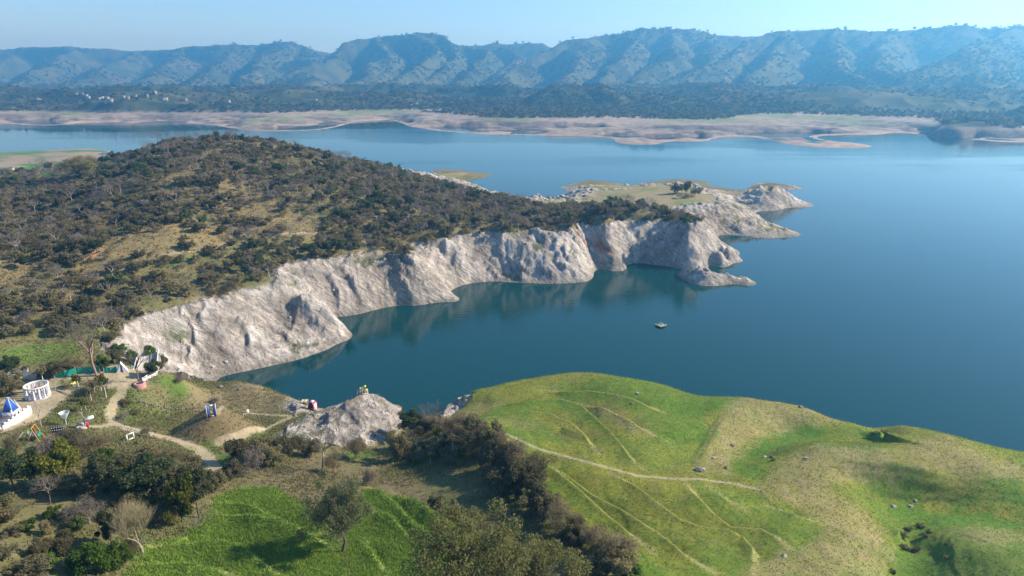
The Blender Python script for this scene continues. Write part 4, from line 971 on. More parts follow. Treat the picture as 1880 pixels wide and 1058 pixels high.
for a in [
 ('bushg', 1, 'grey_bush', 162, 962, 44, 66, 'wide grey leafless bush in the dry clearing at lower left'),
 ('bushb', 0, 'brown_bush', 240, 1022, 34, 40, 'reddish-brown bush at the foot of the pale fan-branched tree'),
 ('bushf', 1, 'fresh_bush', 165, 1052, 48, 70, 'broad yellow-green bush at the lower left edge'),
 ('bushf', 0, 'fresh_bush', 214, 1045, 42, 48, 'bright green bush at the lower edge beside the wheat'),
 ('bushb', 1, 'brown_bush', 165, 838, 36, 62, 'brown bush below the white picture frame and left of it'),
 ('bushg', 0, 'grey_bush', 85, 840, 36, 60, 'grey twiggy bush right below the swing boat'),
 ('busho', 0, 'olive_bush', 262, 848, 34, 56, 'olive bush under the lower bend of the park path'),
 ('bushb', 0, 'brown_bush', 318, 862, 40, 46, 'tall tan bush beside the dirt path end'),
 ('bushd', 0, 'dark_bush', 230, 872, 36, 54, 'dark bush behind the large deep green tree'),
 ('busho', 1, 'olive_bush', 352, 880, 36, 52, 'grey-green bush at the foot of the dirt path'),
 ('bushd', 1, 'dark_bush', 150, 905, 34, 56, 'dark bush in the shade right of the yellow-green tree'),
 ('bushd', 0, 'dark_bush', 318, 925, 40, 52, 'dark bush under the upright yellow-green tree'),
 ('bushb', 1, 'brown_bush', 300, 958, 32, 48, 'brown bush between the deep green tree and the wheat'),
 ('bushd', 1, 'dark_bush', 230, 952, 38, 50, 'dark bush behind the pale fan-branched tree'),
 ('bushd', 0, 'dark_bush', 0, 868, 40, 60, 'dark bush at the very left edge below the castle wall'),
 ('busho', 0, 'olive_bush', 0, 960, 40, 60, 'grey-olive bush at the left edge beside the dry clearing'),
 ('bushb', 0, 'brown_bush', 128, 812, 26, 50, 'brown bush behind the dark board in the park'),
 ('bushd', 1, 'dark_bush', 60, 1060, 30, 60, 'dark low bush at the bottom left corner'),
 ('busho', 1, 'olive_bush', 400, 900, 30, 34, 'yellowish bush at the upper corner of the wheat field'),
]: plant(*a, cat='bush', group=g)
rngt = random.Random(23)
for i in range(18):
    k = ('bushf', 'busho', 'bushd')[i % 3]
    plant(k, i, 'slope_bush', rngt.uniform(0, 150), rngt.uniform(925, 1056), rngt.uniform(16, 32), rngt.uniform(24, 42), {'bushd': 'dark', 'busho': 'olive', 'bushf': 'fresh green'}[k] + ' bush on the grassy slope in the lower left corner', 'bush', 'bushes on the lower left slope')
rngt = random.Random(17); TP = np.array([(0,835),(130,822),(240,838),(350,865),(385,930),(300,962),(220,905),(150,905),(60,905),(0,925)], float); nth = 0
while nth < 22:
    px, py = rngt.uniform(0, 385), rngt.uniform(822, 962)
    if not inpoly(TP, np.array([px]), np.array([py]))[0]: continue
    k = ('bushd', 'busho', 'bushf', 'bushb')[nth % 4]
    plant(k, nth, 'thicket_bush', px, py, rngt.uniform(20, 40), rngt.uniform(30, 48), {'bushd': 'dark', 'busho': 'olive', 'bushf': 'fresh green', 'bushb': 'brown'}[k] + ' bush filling the thicket below the park', 'bush', 'bushes filling the thicket below the park'); nth += 1
g = 'bushes between the dirt path and the rock'
for a in [
 ('bushd', 0, 'dark_bush', 436, 850, 44, 44, 'dark bush right of the dirt path end'), ('bushg', 1, 'grey_bush', 462, 868, 48, 44, 'tall grey bush in front of the dark bushes by the path'),
 ('bushd', 1, 'dark_bush', 480, 842, 38, 44, 'dark bush below the mound'), ('bushb', 0, 'rusty_bush', 474, 832, 30, 30, 'orange-tinged bush behind the dark bushes by the rock'),
 ('busho', 0, 'olive_bush', 500, 855, 36, 40, 'olive bush at the upper edge of the fallow field'), ('bushd', 0, 'dark_bush', 520, 838, 36, 36, 'dark bush at the left foot of the rock'),
 ('bushb', 1, 'brown_bush', 548, 830, 28, 36, 'brown bush under the left end of the rock'), ('bushd', 1, 'dark_bush', 425, 880, 32, 40, 'dark bush at the lower end of the row by the path'),
 ('bushb', 1, 'brown_bush', 612, 866, 30, 30, 'brown bush at the trunk of the dead tree'), ('bushd', 1, 'dark_bush', 575, 836, 30, 34, 'dark bush close behind the dead tree'),
]: plant(*a, cat='bush', group=g)
# hedge between the meadow and the headland
g = 'bushes of the hedge between meadow and headland'
HL = [(786,800,32,44,'bushd'),(812,798,30,40,'bushb'),(842,800,34,46,'bushb'),(868,812,42,50,'bushd'),(880,832,50,46,'bushb'),(902,836,54,44,'busho'),(905,862,54,46,'bushd'),(928,862,60,50,'bushb'),(950,880,66,52,'bushb'),(940,905,54,56,'bushd'),(968,915,64,60,'bushd'),(985,885,48,52,'bushb'),(962,890,40,40,'busho'),(985,940,46,48,'bushd'),(1008,948,40,44,'busho'),(1020,965,44,50,'bushb'),(1040,985,50,56,'bushb'),(1062,1000,40,44,'busho'),(1048,1008,34,40,'bushd'),(1082,1012,42,46,'bushd'),(1100,1030,58,56,'bushb'),(1128,1048,66,64,'bushb'),(1110,1062,44,52,'bushd'),(1150,1075,50,60,'busho'),(1165,1095,44,60,'bushf'),(850,785,22,34,'bushb'),(826,812,20,30,'busho'),(915,880,36,40,'bushd')]
WHERE = {'bushd': 'dark green bush', 'bushb': 'brown-purple dry bush', 'busho': 'olive green bush', 'bushf': 'fresh green bush'}
for i, (px, py, hp, wp, k) in enumerate(HL):
    plant(k, i, {'bushd': 'dark_bush', 'bushb': 'brown_bush', 'busho': 'olive_bush', 'bushf': 'fresh_bush'}[k], px, py, hp * 1.05, wp * 1.1,
          WHERE[k] + (' at the lake end of the hedge' if py < 840 else ' in the tallest middle part of the hedge' if py < 930 else ' in the thinner stretch of the hedge' if py < 1020 else ' in the hedge at the lower picture edge'), 'bush', g)
for i, (px, py, hp, wp) in enumerate([(1658,985,9,14),(1668,972,8,14),(1690,968,8,12),(1700,985,7,10),(1662,1008,10,14),(1680,1012,12,16),(1706,978,6,9),(1737,1000,7,8),(1738,1025,7,8),(1420,846,6,8),(1624,796,7,12),(1605,796,6,12),(1640,1052,8,10)]):
    plant('busho', i, 'gully_bush', px, py, hp * .8, wp * 1.15, 'dark low bush in the eroded gully at the right of the headland' if px > 1645 else 'dark low bush in a hollow of the headland', 'bush', 'gully bushes' if px > 1645 else 'hollow bushes')
# orchard plants and weeds on the slope by the inlet
rngp = random.Random(3)
for i in range(26):
    a = rngp.random(); px = 745 + 115 * a; py = 822 + 40 * rngp.random() - 10 * a
    k = rngp.choice(['bushf', 'bushf', 'busho', 'sapling'])
    plant(k, i, 'orchard_plant', px, py, rngp.uniform(9, 18), rngp.uniform(8, 15), 'small green plant in the orchard patch above the hollow', 'plant', 'small plants of the orchard patch')
# park trees with whitewashed trunks
g = 'young park trees with whitewashed trunks'
for a in [
 ('sapling', 0, 'park_tree', 145, 711, 24, 18, 'young tree with white trunk and drooping crown near the yellow animal seats'),
 ('sapling', 1, 'park_tree', 186, 718, 30, 16, 'young tree with white trunk left of the path bend'),
 ('sapling', 0, 'park_tree', 195, 730, 42, 17, 'taller young tree with forked stem left of the path bend'),
 ('sapling', 1, 'park_tree', 168, 736, 24, 14, 'white-trunked young tree in the middle of the park lawn'),
 ('sapling', 0, 'park_tree', 159, 754, 22, 14, 'yellowish young tree with white trunk above the white board'),
 ('sapling', 1, 'park_tree', 174, 722, 20, 12, 'small white-trunked tree behind the two on the path side'),
 ('sapling', 1, 'park_tree', 80, 700, 26, 20, 'young tree beside the grey concrete walls'),
 ('pruned', 0, 'pruned_tree', 76, 783, 46, 16, 'pruned bare tree with white foot beside the castle wall'),
 ('pruned', 0, 'pruned_tree', 156, 786, 36, 26, 'pruned forked tree with white foot beside the white board'),
 ('pruned', 0, 'pruned_tree', 101, 717, 24, 12, 'thin pruned tree right of the round white pavilion'),
]: plant(*a, cat='tree', group=g)
for a in [
 ('dense', 0, 'round_tree', 22, 688, 32, 38, 'round green tree behind the grey concrete walls'), ('busho', 0, 'olive_bush', 20, 725, 40, 42, 'olive tree left of the round white pavilion'),
 ('busho', 1, 'olive_bush', 108, 688, 24, 40, 'olive bush behind the left end of the green net'), ('bushb', 0, 'brown_bush', 132, 678, 22, 36, 'brownish bush behind the green net fence'), ('busho', 1, 'olive_bush', 92, 690, 22, 30, 'dark bush beside the broken concrete wall'),
 ('bushf', 0, 'fresh_bush', 192, 680, 28, 22, 'bright green bush left of the white triangular tent'), ('bushd', 0, 'dark_bush', 214, 668, 28, 26, 'dark bush behind the white triangular tent'),
 ('bushf', 1, 'fresh_bush', 248, 672, 28, 26, 'fresh green bush behind the paved terrace'), ('bushf', 0, 'fresh_bush', 275, 668, 34, 28, 'light green bush at the far corner of the paved terrace'), ('dense', 1, 'round_tree', 284, 690, 30, 26, 'dark round tree at the white railing'),
 ('bushd', 1, 'dark_bush', 298, 676, 24, 20, 'brown-green bush right of the terrace corner'), ('busho', 0, 'olive_bush', 205, 625, 18, 26, 'olive bush on the pale rocks above the tent'), ('bushf', 1, 'fresh_bush', 222, 650, 20, 24, 'green bush among pale rocks above the tent'),
 ('bushg', 1, 'grey_bush', 225, 772, 16, 22, 'grey-green low bush inside the path bend'), ('busho', 0, 'olive_bush', 232, 745, 14, 20, 'green low bush inside the upper path bend'), ('bushb', 0, 'dry_grass_clump', 268, 801, 18, 16, 'tall tan grass clump beside the dirt path'),
 ('bushg', 0, 'grey_bush', 395, 740, 12, 18, 'small grey bush behind the blue frame'), ('bushb', 0, 'brown_bush', 250, 762, 12, 20, 'purple-brown low bush on the slope below the terrace'), ('bushg', 0, 'grey_bush', 330, 700, 12, 26, 'purple-grey low bush on the slope right of the railing'),
]: plant(*a, cat='bush')
# islet trees
for a in [('dark', 0, 1243, 356, 20, 22, 'leftmost of the dark trees crowning the grassy islet'), ('dark', 1, 1262, 354, 22, 16, 'tallest dark tree in the clump on the grassy islet'), ('olive', 2, 1276, 360, 16, 22, 'rounded tree at the right of the clump on the grassy islet'), ('brown', 1, 1258, 364, 10, 30, 'low brown shrub in front of the trees on the grassy islet'), ('dark', 3, 1284, 352, 8, 8, 'tiny dark shrub right of the islet clump')]:
    plant(a[0], a[1], 'islet_tree', *a[2:6], a[6], 'tree', 'trees on the grassy islet')
for a in [('yellow', 0, 735, 462, 14, 12, 'bright yellow-green shrub hanging over the cliff edge'), ('yellow', 1, 885, 428, 12, 10, 'small yellow shrub at the cliff edge in the middle of the ridge'), ('bushf', 0, 1255, 412, 16, 22, 'fresh green shrub at the tip of the ridge'), ('bare', 0, 290, 262, 26, 30, 'leafless tree on the left shoulder of the crest'), ('greenlow', 0, 398, 258, 18, 12, 'tall dark tree on the highest point of the hill'),
          ('bare', 1, 75, 330, 44, 34, 'white-stemmed bare tree in front of the green flood plain'), ('rust', 0, 150, 330, 44, 62, 'spreading tree with rusty crown and white forked stem')]:
    if a[0] == 'rust': a = ('front',) + a[1:]
    plant(a[0], a[1], 'hill_tree', *a[2:6], a[6], 'tree')

# ------------------------------------------------------------------ grass, crops, stones
def mat_blade(name, c1, c2):
    return mat_leaf(name, c1, c2, hv=.0, trans=.35)
def blades(name, xs, ys, hgt, wid, nb, mat, label, cat, rg, spread=.25):
    n = len(xs); zs = G(xs, ys); Vs = []
    base = np.stack([xs, ys, zs], 1)
    for k in range(nb):
        o_ = rg.normal(size=(n, 2)) * spread; a = rg.uniform(0, 6.28, n); h_ = hgt * rg.uniform(.6, 1.25, n); ln = rg.normal(size=(n, 2)) * .25 * hgt
        b0 = base.copy(); b0[:, :2] += o_; b0[:, 2] -= .05
        wv_ = np.stack([np.cos(a), np.sin(a), np.zeros(n)], 1) * wid
        tip = b0 + np.stack([ln[:, 0], ln[:, 1], h_], 1)
        Vs.append(np.stack([b0 - wv_, b0 + wv_, tip], 1))
    V = np.concatenate(Vs).reshape(-1, 3); F = np.arange(len(V)).reshape(-1, 3)
    o = link(name, mesh_from(name, V, F, [mat])); tag(o, label, cat, kind='stuff'); return o
rg = np.random.RandomState(21)
def sample(mask, n, box):
    out = []; got = 0
    while got < n:
        x = rg.uniform(box[0], box[1], n * 2); y = rg.uniform(box[2], box[3], n * 2)
        f, _ = inframe(x, y, G(x, y), .03); m = f & (rg.rand(n * 2) < Gm(mask, x, y)); out.append(np.stack([x[m], y[m]], 1)); got += m.sum()
    return np.concatenate(out)[:n]
wm = wheat * (1 - bank) * (1 - path)
q = sample(wm, 30000, (-80, 15, 82, 140)); blades('wheat', q[:, 0], q[:, 1], .42, .10, 3, mat_blade('wheat_blades', (.16, .27, .04), (.30, .38, .08)), 'green wheat growing in the terraced strips', 'wheat', rg)
gm = headm * (1 - path) * (1 - rock) * (Z > 1.5)
q = sample(gm, 42000, (-15, 170, 85, 250)); blades('grass', q[:, 0], q[:, 1], .22, .12, 2, mat_blade('grass_blades', (.17, .205, .030), (.30, .295, .075)), 'short grass covering the headland', 'grass', rg, .35)
lm = (nearm & (headm < .4)) * (1 - wheat) * (1 - path) * (1 - rock) * (1 - np.clip(park, 0, 1)) * np.clip(.5 + 1.2 * nz1, .08, 1)
q = sample(lm, 26000, (-180, 40, 82, 215)); blades('dry_grass', q[:, 0], q[:, 1], .45, .14, 3, mat_blade('dry_grass_blades', (.17, .165, .06), (.30, .25, .13)), 'dry and green grass tufts on the lakeside slope', 'grass', rg, .35)
hm_ = ((~nearm) & (Z > 19.5)) * (1 - rock) * 1.0
q = sample(hm_, 20000, (-400, 120, 165, 470)); blades('hill_grass', q[:, 0], q[:, 1], .7, .30, 3, mat_blade('hill_grass_blades', (.18, .155, .07), (.32, .25, .13)), 'dry grass tufts between the shrubs of the hill', 'grass', rg, .5)
MROCK = mat_plain('stone', (.40, .36, .31), .9, .3, 1.5); MROCKD = mat_plain('dark_stone', (.16, .14, .125), .9, .3, 1.5)
def rock_mesh(seed, name='boulder', mat=MROCK):
    bm = bmesh.new(); bmesh.ops.create_icosphere(bm, subdivisions=2, radius=1.0); r_ = np.random.RandomState(seed)
    pl = [(Vector(r_.normal(size=3)).normalized(), r_.uniform(.55, .85)) for _ in range(9)]
    for v in bm.verts:
        for n_, d_ in pl:
            k = v.co.dot(n_)
            if k > d_: v.co -= n_ * (k - d_)
        v.co *= 1 + r_.uniform(-.04, .04); v.co.z *= .75
    me = bpy.data.meshes.new(name); bm.to_mesh(me); bm.free(); me.materials.append(mat); return me
RM = [rock_mesh(i) for i in range(4)]; RMD = [rock_mesh(9 + i, 'dark_boulder', MROCKD) for i in range(2)]
def ico_small(seed):
    bm = bmesh.new(); bmesh.ops.create_icosphere(bm, subdivisions=1, radius=1.0); r_ = np.random.RandomState(seed)
    V = np.array([v.co[:] for v in bm.verts]) * (1 + r_.uniform(-.3, .25, (len(bm.verts), 1))); F = np.array([[v.index for v in f.verts] for f in bm.faces]); bm.free(); return V, F
rmk = rock * (Z > .3)
q = sample(rmk, 1100, (-150, 160, 130, 540)); mb = MB()
for i, (x, y) in enumerate(q):
    V, F = ico_small(i % 7); s_ = float(np.clip(rg.lognormal(-1.0, .45), .15, 1.2)); a = rg.rand() * 6.28
    V = V * s_ * np.array([1, .8, .6]); V = V @ np.array([[math.cos(a), math.sin(a), 0], [-math.sin(a), math.cos(a), 0], [0, 0, 1]]); mb.add(V + np.array([x, y, float(G(x, y))]), F)
tag(mb.build('loose_stones', MROCK), 'loose grey stones strewn over the bare rock slopes', 'stones', kind='stuff')
for i, (px, py, s_, d_, lb) in enumerate([(1283,864,.9,1,'dark boulder at the corner of the bare earth patch'),(1291,862,.5,0,'small pale boulder beside the dark boulder on the bare earth patch'),(1310,842,.5,0,'pale boulder on the bare earth patch below the trail crest'),(1333,860,.5,1,'small dark boulder at the foot of the bare earth patch'),(1345,818,.55,1,'dark boulder on the bare slope above the green bowl'),(1170,723,.6,0,'pale boulder on the grassy brow of the headland'),(1403,840,.6,0,'white stone in the green bowl'),(1418,841,.7,1,'dark rock in the green bowl'),(1470,748,.7,1,'dark rock on the tan brow of the headland'),(1480,842,.5,0,'pale stone beside the ridge trail'),(1160,741,.4,1,'little dark stone on the upper headland grass'),(1130,762,.4,0,'little pale stone on the upper headland grass'),(1640,930,.6,0,'grey stone at the head of the green gully'),(1672,930,.5,0,'grey stone in the green gully'),(1680,920,.4,0,'pale stone on the far side of the green gully'),(1440,1022,.5,0,'grey stone at the lower end of the fields'),(405,711,.8,1,'dark rock on the tan crest by the cove'),(440,715,.6,1,'second dark rock on the tan crest by the cove')]):
    p = at(px, py); o = link('boulder', (RMD if d_ else RM)[i % (2 if d_ else 4)], None, (p.x, p.y, p.z + .1)); o.scale = (s_ * 1.2, s_, s_); o.rotation_euler = (0, 0, i * 1.7); tag(o, lb, 'boulder', 'boulders on the near shore')

# ------------------------------------------------------------------ the park and other built things
MW = mat_plain('white_paint', (.66, .65, .62), .6, .16, .9); MLAV = mat_plain('lavender_cloth', (.52, .47, .66), .8, .12, 1.2); MBLUE = mat_plain('blue_paint', (.03, .12, .50), .45, .1, 1.5)
MGREY = mat_plain('concrete', (.34, .33, .32), .9, .2, 1.0); MGREYD = mat_plain('dark_concrete', (.20, .195, .20), .9, .25, 1.0); MNET = mat_plain('green_net', (.012, .30, .21), .7, .2, .8); MDARK = mat_plain('dark_board_soil_shade', (.03, .03, .035), .9, .1, 2.0)
MRED = mat_plain('red_paint', (.52, .03, .075), .5, .12, 1.5); MYEL = mat_plain('yellow_paint', (.78, .70, .08), .5, .1, 2.0); MORA = mat_plain('orange_steel', (.50, .24, .05), .55, .15, 2.0); MTEAL = mat_plain('teal_paint', (.02, .33, .36), .5, .1, 1.5)
MGRN = mat_plain('green_paint', (.05, .38, .16), .5, .1, 1.5); MPINK = mat_plain('pink_paint', (.62, .26, .36), .6, .12, 1.5); MPUR = mat_plain('purple_paint', (.15, .09, .28), .6, .15, 1.5); MPAVE = mat_plain('paving', (.46, .41, .37), .9, .15, .6)
MBRICK = mat_plain('pink_brick', (.42, .22, .19), .9, .25, 2.5); MWOOD = mat_plain('grey_wood', (.40, .37, .28), .85, .25, 2.0); MDECK = mat_plain('mossy_deck', (.30, .33, .20), .85, .25, 1.2); MCLOTH = mat_plain('white_fabric', (.66, .70, .70), .8, .08, 1.0, trans=.35); MBLK = mat_plain('black_rubber', (.03, .03, .03), .8, .2, 3.0)
MCREAM = mat_plain('cream_wall', (.30, .28, .245), .8, .08, .3); MROOF = mat_plain('house_roof', (.40, .36, .34), .8, .15, .3)
def thing(name, p, rz, label, cat, group=None):
    o = bpy.data.objects.new(name, None); COL.objects.link(o); o.location = p; o.rotation_euler = (0, 0, rz); o.empty_display_size = .5
    tag(o, label, cat, group); return o
def mpx(p): return (p.y * cp + (CAM_Z - p.z) * sp) / FPX
def ang(a, b): return math.atan2(b[1] - a[1], b[0] - a[0])

# round pavilion
p = at(70, 728); m = mpx(p); Rr = 19.5 * m; Hh = 24 * m
t = thing('round_pavilion', p, 0, 'round white open-topped pavilion with columns and tied lavender curtains', 'pavilion')
MB().lathe([(.01, .28), (Rr * 1.05, .28), (Rr * 1.05, -.8)], 40).build('floor', MGREY, t)
b_ = MB(); b_.lathe([(Rr * .90, Hh * .90), (Rr * .90, Hh), (Rr * 1.04, Hh), (Rr * 1.04, Hh * .90), (Rr * .90, Hh * .90)], 40); b_.build('ring_beam', MW, t)
for i in range(14):
    a = i * 2 * math.pi / 14 + .1; c = np.array([math.cos(a) * Rr * .97, math.sin(a) * Rr * .97, 0])
    MB().lathe([(.26, .25), (.26, .45), (.16, .6), (.15, Hh * .8), (.26, Hh * .91)], 8, c).build('column', MW, t)
    a1 = a + 2 * math.pi / 14
    if i in (3, 10): continue
    cu = MB()
    for s0, s1 in ((0.06, .34), (.66, .94)):
        pr = []
        for k in range(7):
            f = k / 6; zz = Hh * .90 - (Hh * .90 - .3) * f; pinch = 1 - .55 * math.exp(-((f - .6) / .22) ** 2)
            e = a + (a1 - a) * (s0 if s0 < .5 else s1); w_ = (a1 - a) * (s1 - s0) * pinch * (1 if s0 < .5 else -1)
            pr.append([(math.cos(e) * Rr * .95, math.sin(e) * Rr * .95, zz), (math.cos(e + w_) * Rr * .93, math.sin(e + w_) * Rr * .93, zz)])
        for k in range(6): cu.quad(pr[k][0], pr[k][1], pr[k + 1][1], pr[k + 1][0])
    cu.build('curtain', MLAV if i % 2 else MW, t)
# castle deck
A_, B_ = at(6, 788), at(56, 762); rz = ang(A_, B_); Lc = (B_ - A_).length; m = mpx(A_)
p = (A_ + B_) / 2; p.z = min(A_.z, B_.z) - .2
t = thing('castle_deck', p, rz, 'white walled play castle deck with blue pointed tower and blue dome', 'castle')
hw = 2.6; Dp = 5.2
MB().box((0, Dp / 2, hw * .28), (Lc, Dp, hw * .56)).build('deck', MGREYD, t)
MB().box((0, -.16, hw * .5), (Lc + .6, .32, hw)).build('front_wall', MW, t)
b_ = MB()
for i in range(7): b_ = MB(); b_.box((-Lc / 2 + Lc * (i + .5) / 7, -.16, hw + .22), (Lc / 16, .34, .44)); b_.build('merlon', MW, t)
MB().box((0, Dp + .16, hw * .45), (Lc + .6, .3, hw * .9)).build('back_wall', MW, t)
MB().box((-Lc / 2 - .15, Dp / 2, hw * .45), (.3, Dp, hw * .9)).build('side_wall', MW, t)
tx, ty = Lc * .32, Dp * .62
MB().box((tx, ty, hw * .6), (2.6, 2.6, hw * .7)).build('tower_base', MW, t)
tw_ = MB().box((tx, ty, hw * .95 + 1.7), (2.4, 2.4, 3.4), 0, .08).build('tower_roof', MBLUE, t)
rb = MB()
for sx in (-1, 1):
    for sy in (-1, 1): MB().bar((tx + sx * 1.23, ty + sy * 1.23, hw * .95), (tx + sx * .11, ty + sy * .11, hw * .95 + 3.45), .10, 4).build('rib', MW, tw_)
gb = MB(); gx_ = Lc * .5; gb.add([(gx_, ty - 1.3, hw * .6), (gx_, ty + 1.3, hw * .6), (gx_, ty, hw * .6 + 2.8), (gx_ + .25, ty - 1.3, hw * .6), (gx_ + .25, ty + 1.3, hw * .6), (gx_ + .25, ty, hw * .6 + 2.8)], [[0, 1, 2], [5, 4, 3]]); gb.add(np.array([(gx_, ty - 1.3, hw * .6), (gx_, ty, hw * .6 + 2.8), (gx_ + .25, ty, hw * .6 + 2.8), (gx_ + .25, ty - 1.3, hw * .6), (gx_, ty + 1.3, hw * .6), (gx_ + .25, ty + 1.3, hw * .6)]), [[0, 1, 2, 3], [1, 4, 5, 2]])
gb.build('gable', MW, t)
dm = MB().lathe([(1.05, hw * .9), (1.0, hw * .9 + .5), (.75, hw * .9 + .95), (.4, hw * .9 + 1.2), (.02, hw * .9 + 1.35)], 14, (-Lc * .22, Dp * .8, 0)).build('dome', MBLUE, t, True)
MB().lathe([(1.1, hw * .56), (1.1, hw * .92)], 14, (-Lc * .22, Dp * .8, 0)).build('dome_drum', MW, t)
for i, (sx, sy) in enumerate(((-.42, .25), (-.42, .85), (-.02, .85), (.1, .3))): MB().box((Lc * sx, Dp * sy, hw * .9), (.28, .28, hw * .9)).build('post', MW, t)
# roofless concrete hut
A_, B_ = at(12, 697), at(70, 697); rz = ang(A_, B_); p = A_.copy(); p.z = min(A_.z, B_.z) - .3; L_ = (B_ - A_).length
t = thing('concrete_hut', p, rz, 'roofless grey concrete hut with broken gable behind the pavilion', 'hut')
MB().box((L_ * .25, 0, 1.4), (L_ * .5, .25, 2.8)).build('front_wall', MGREY, t); MB().box((L_ * .0, 1.9, 1.3), (.25, 3.5, 2.6)).build('side_wall', MGREY, t); MB().box((L_ * .3, 3.8, 1.3), (L_ * .6, .25, 2.6)).build('back_wall', MGREY, t)
g_ = MB(); g_.add([(L_ * .53, 0, 0), (L_ * .9, 0, 0), (L_ * .9, 0, 2.3), (L_ * .68, 0, 3.0), (L_ * .62, 0, 4.2), (L_ * .53, 0, 2.4)], [[0, 1, 2, 3], [0, 3, 4, 5]]); g_.add([(L_ * .53, .25, 0), (L_ * .9, .25, 0), (L_ * .9, .25, 2.3), (L_ * .68, .25, 3.0), (L_ * .62, .25, 4.2), (L_ * .53, .25, 2.4)], [[3, 2, 1, 0], [5, 4, 3, 0]]); g_.box((L_ * .9, 1.8, 1.15), (.25, 3.6, 2.3)); g_.build('broken_wall', MGREY, t)
MB().quad((L_ * .12, -.14, 1.2), (L_ * .2, -.14, 1.2), (L_ * .2, -.14, 2.1), (L_ * .12, -.14, 2.1)).build('dark_window_sheet', MDARK, t)  # dark sheet on the solid wall, painted as the shade of an opening
# green net fences
def net_fence(line, hpx, label):
    Q = W2(line); p0 = Vector((Q[0][0], Q[0][1], float(G(*Q[0])))); t = thing('net_fence', p0, 0, label, 'fence', 'green net fences behind the park'); hN = hpx * mpx(p0)
    T = [np.array([q[0] - p0.x, q[1] - p0.y, float(G(*q)) - p0.z]) for q in Q]
    for i, (a, c) in enumerate(zip(T[:-1], T[1:])):
        b_ = MB(); n_ = 5
        for k in range(n_):
            e0 = a + (c - a) * k / n_; e1 = a + (c - a) * (k + 1) / n_; s0 = .12 * math.sin(k * 2.1 + i); s1 = .12 * math.sin((k + 1) * 2.1 + i)
            n2 = np.array([s0, s0, 0]); n3 = np.array([s1, s1, 0])
            b_.quad(e0 + n2 - (0, 0, .2), e1 + n3 - (0, 0, .2), e1 + (0, 0, hN - .15 * math.sin(math.pi * (k + 1) / n_)), e0 + (0, 0, hN - .15 * math.sin(math.pi * k / n_)))
        b_.build('net_panel', MNET, t)
    for a in T: MB().bar(tuple(a - (0, 0, .3)), tuple(a + (0, 0, hN + .25)), .06, 6).build('post', MWOOD, t)
net_fence([(100,695),(120,692),(140,687),(160,685),(184,684)], 13, 'long green shade-net fence along the back of the park')
net_fence([(191,685),(204,684),(215,682)], 11, 'short green shade-net fence left of the triangular tent')
net_fence([(242,677),(256,675),(266,674)], 7, 'low green shade-net fence behind the paved terrace')
# triangular tent
p = at(224, 684); m = mpx(p); wT, hT, dT = 20 * m, 18 * m, 2.0
t = thing('triangular_tent', p, .5, 'white triangular tent with dark doorway in front of the green net', 'tent')
for s in (-1, 1):
    b_ = MB(); b_.quad((s * wT / 2, 0, -.2), (0, 0, hT), (0, dT, hT), (s * wT / 2, dT, -.2)); b_.build('side_panel', MW, t)
    b_ = MB(); b_.quad((s * wT / 2, .05, -.2), (s * wT * .12, .05, -.2), (s * wT * .06, .05, hT * .72), (0, .05, hT * .98)); b_.build('front_panel', MW, t)
MB().quad((-wT * .13, .3, -.2), (wT * .13, .3, -.2), (wT * .07, .3, hT * .75), (-wT * .07, .3, hT * .75)).build('doorway', MBLUE, t)
MB().quad((-wT / 2, dT, -.2), (wT / 2, dT, -.2), (.05, dT, hT), (-.05, dT, hT)).build('back_panel', MW, t)
# paved terrace and its white railings
Q = W2([(233,694),(246,680),(262,675),(286,675),(299,682),(276,697),(258,708),(240,706)]); zt = float(np.median(G(Q[:, 0], Q[:, 1]))) + .12
b_ = MB(); n_ = len(Q); b_.V = [np.concatenate([np.c_[Q, np.full(n_, zt)], np.c_[Q, np.full(n_, zt - 3)]])]; b_.n = 2 * n_
b_.F = [np.array([[i, (i + 1) % n_, (i + 1) % n_ + n_, i + n_] for i in range(n_)]), np.array([[0, i, i + 1] for i in range(1, n_ - 1)])]
o = b_.build('paved_terrace', MPAVE); o['kind'] = 'structure'
def railing(line, label, hR, solid):
    Q = W2(line); t = thing('railing', Vector((Q[0][0], Q[0][1], zt)), 0, label, 'railing'); T = [np.array([q[0] - Q[0][0], q[1] - Q[0][1], 0]) for q in Q]
    for a in T: MB().box(a + (0, 0, hR * .55), (.34, .34, hR * 1.1)).build('post', MW, t)
    for a, c in zip(T[:-1], T[1:]):
        rz_ = ang(a, c); Lr = np.linalg.norm(c - a); mid = (a + c) / 2
        MB().box(mid + (0, 0, hR - .06), (Lr, .2, .14), rz_).build('rail', MW, t)
        if solid: MB().box(mid + (0, 0, hR * .40), (Lr - .4, .14, hR * .62), rz_).build('panel', MW, t)
        else: MB().box(mid + (0, 0, hR * .5), (Lr, .1, .1), rz_).build('rail', MW, t)
railing([(263,704),(270,700),(279,694.5),(288,689),(297,683)], 'white panelled railing along the lake side of the paved terrace', 1.5, True)
railing([(243,682),(254,678.5),(266,676.5),(280,676)], 'thin white railing along the back of the paved terrace', 1.1, False)
p = at(256, 707); p.z = zt if zt - p.z < 2 else p.z
t = thing('tree_bench', p, .3, 'pink brick bench ring around the leaning bare tree', 'bench'); MB().lathe([(.9, 0), (.9, .75), (1.7, .75), (1.7, -.8)], 8).build('seat', MBRICK, t); MB().lathe([(.02, .6), (.9, .6)], 8).build('soil', MDARK, t)
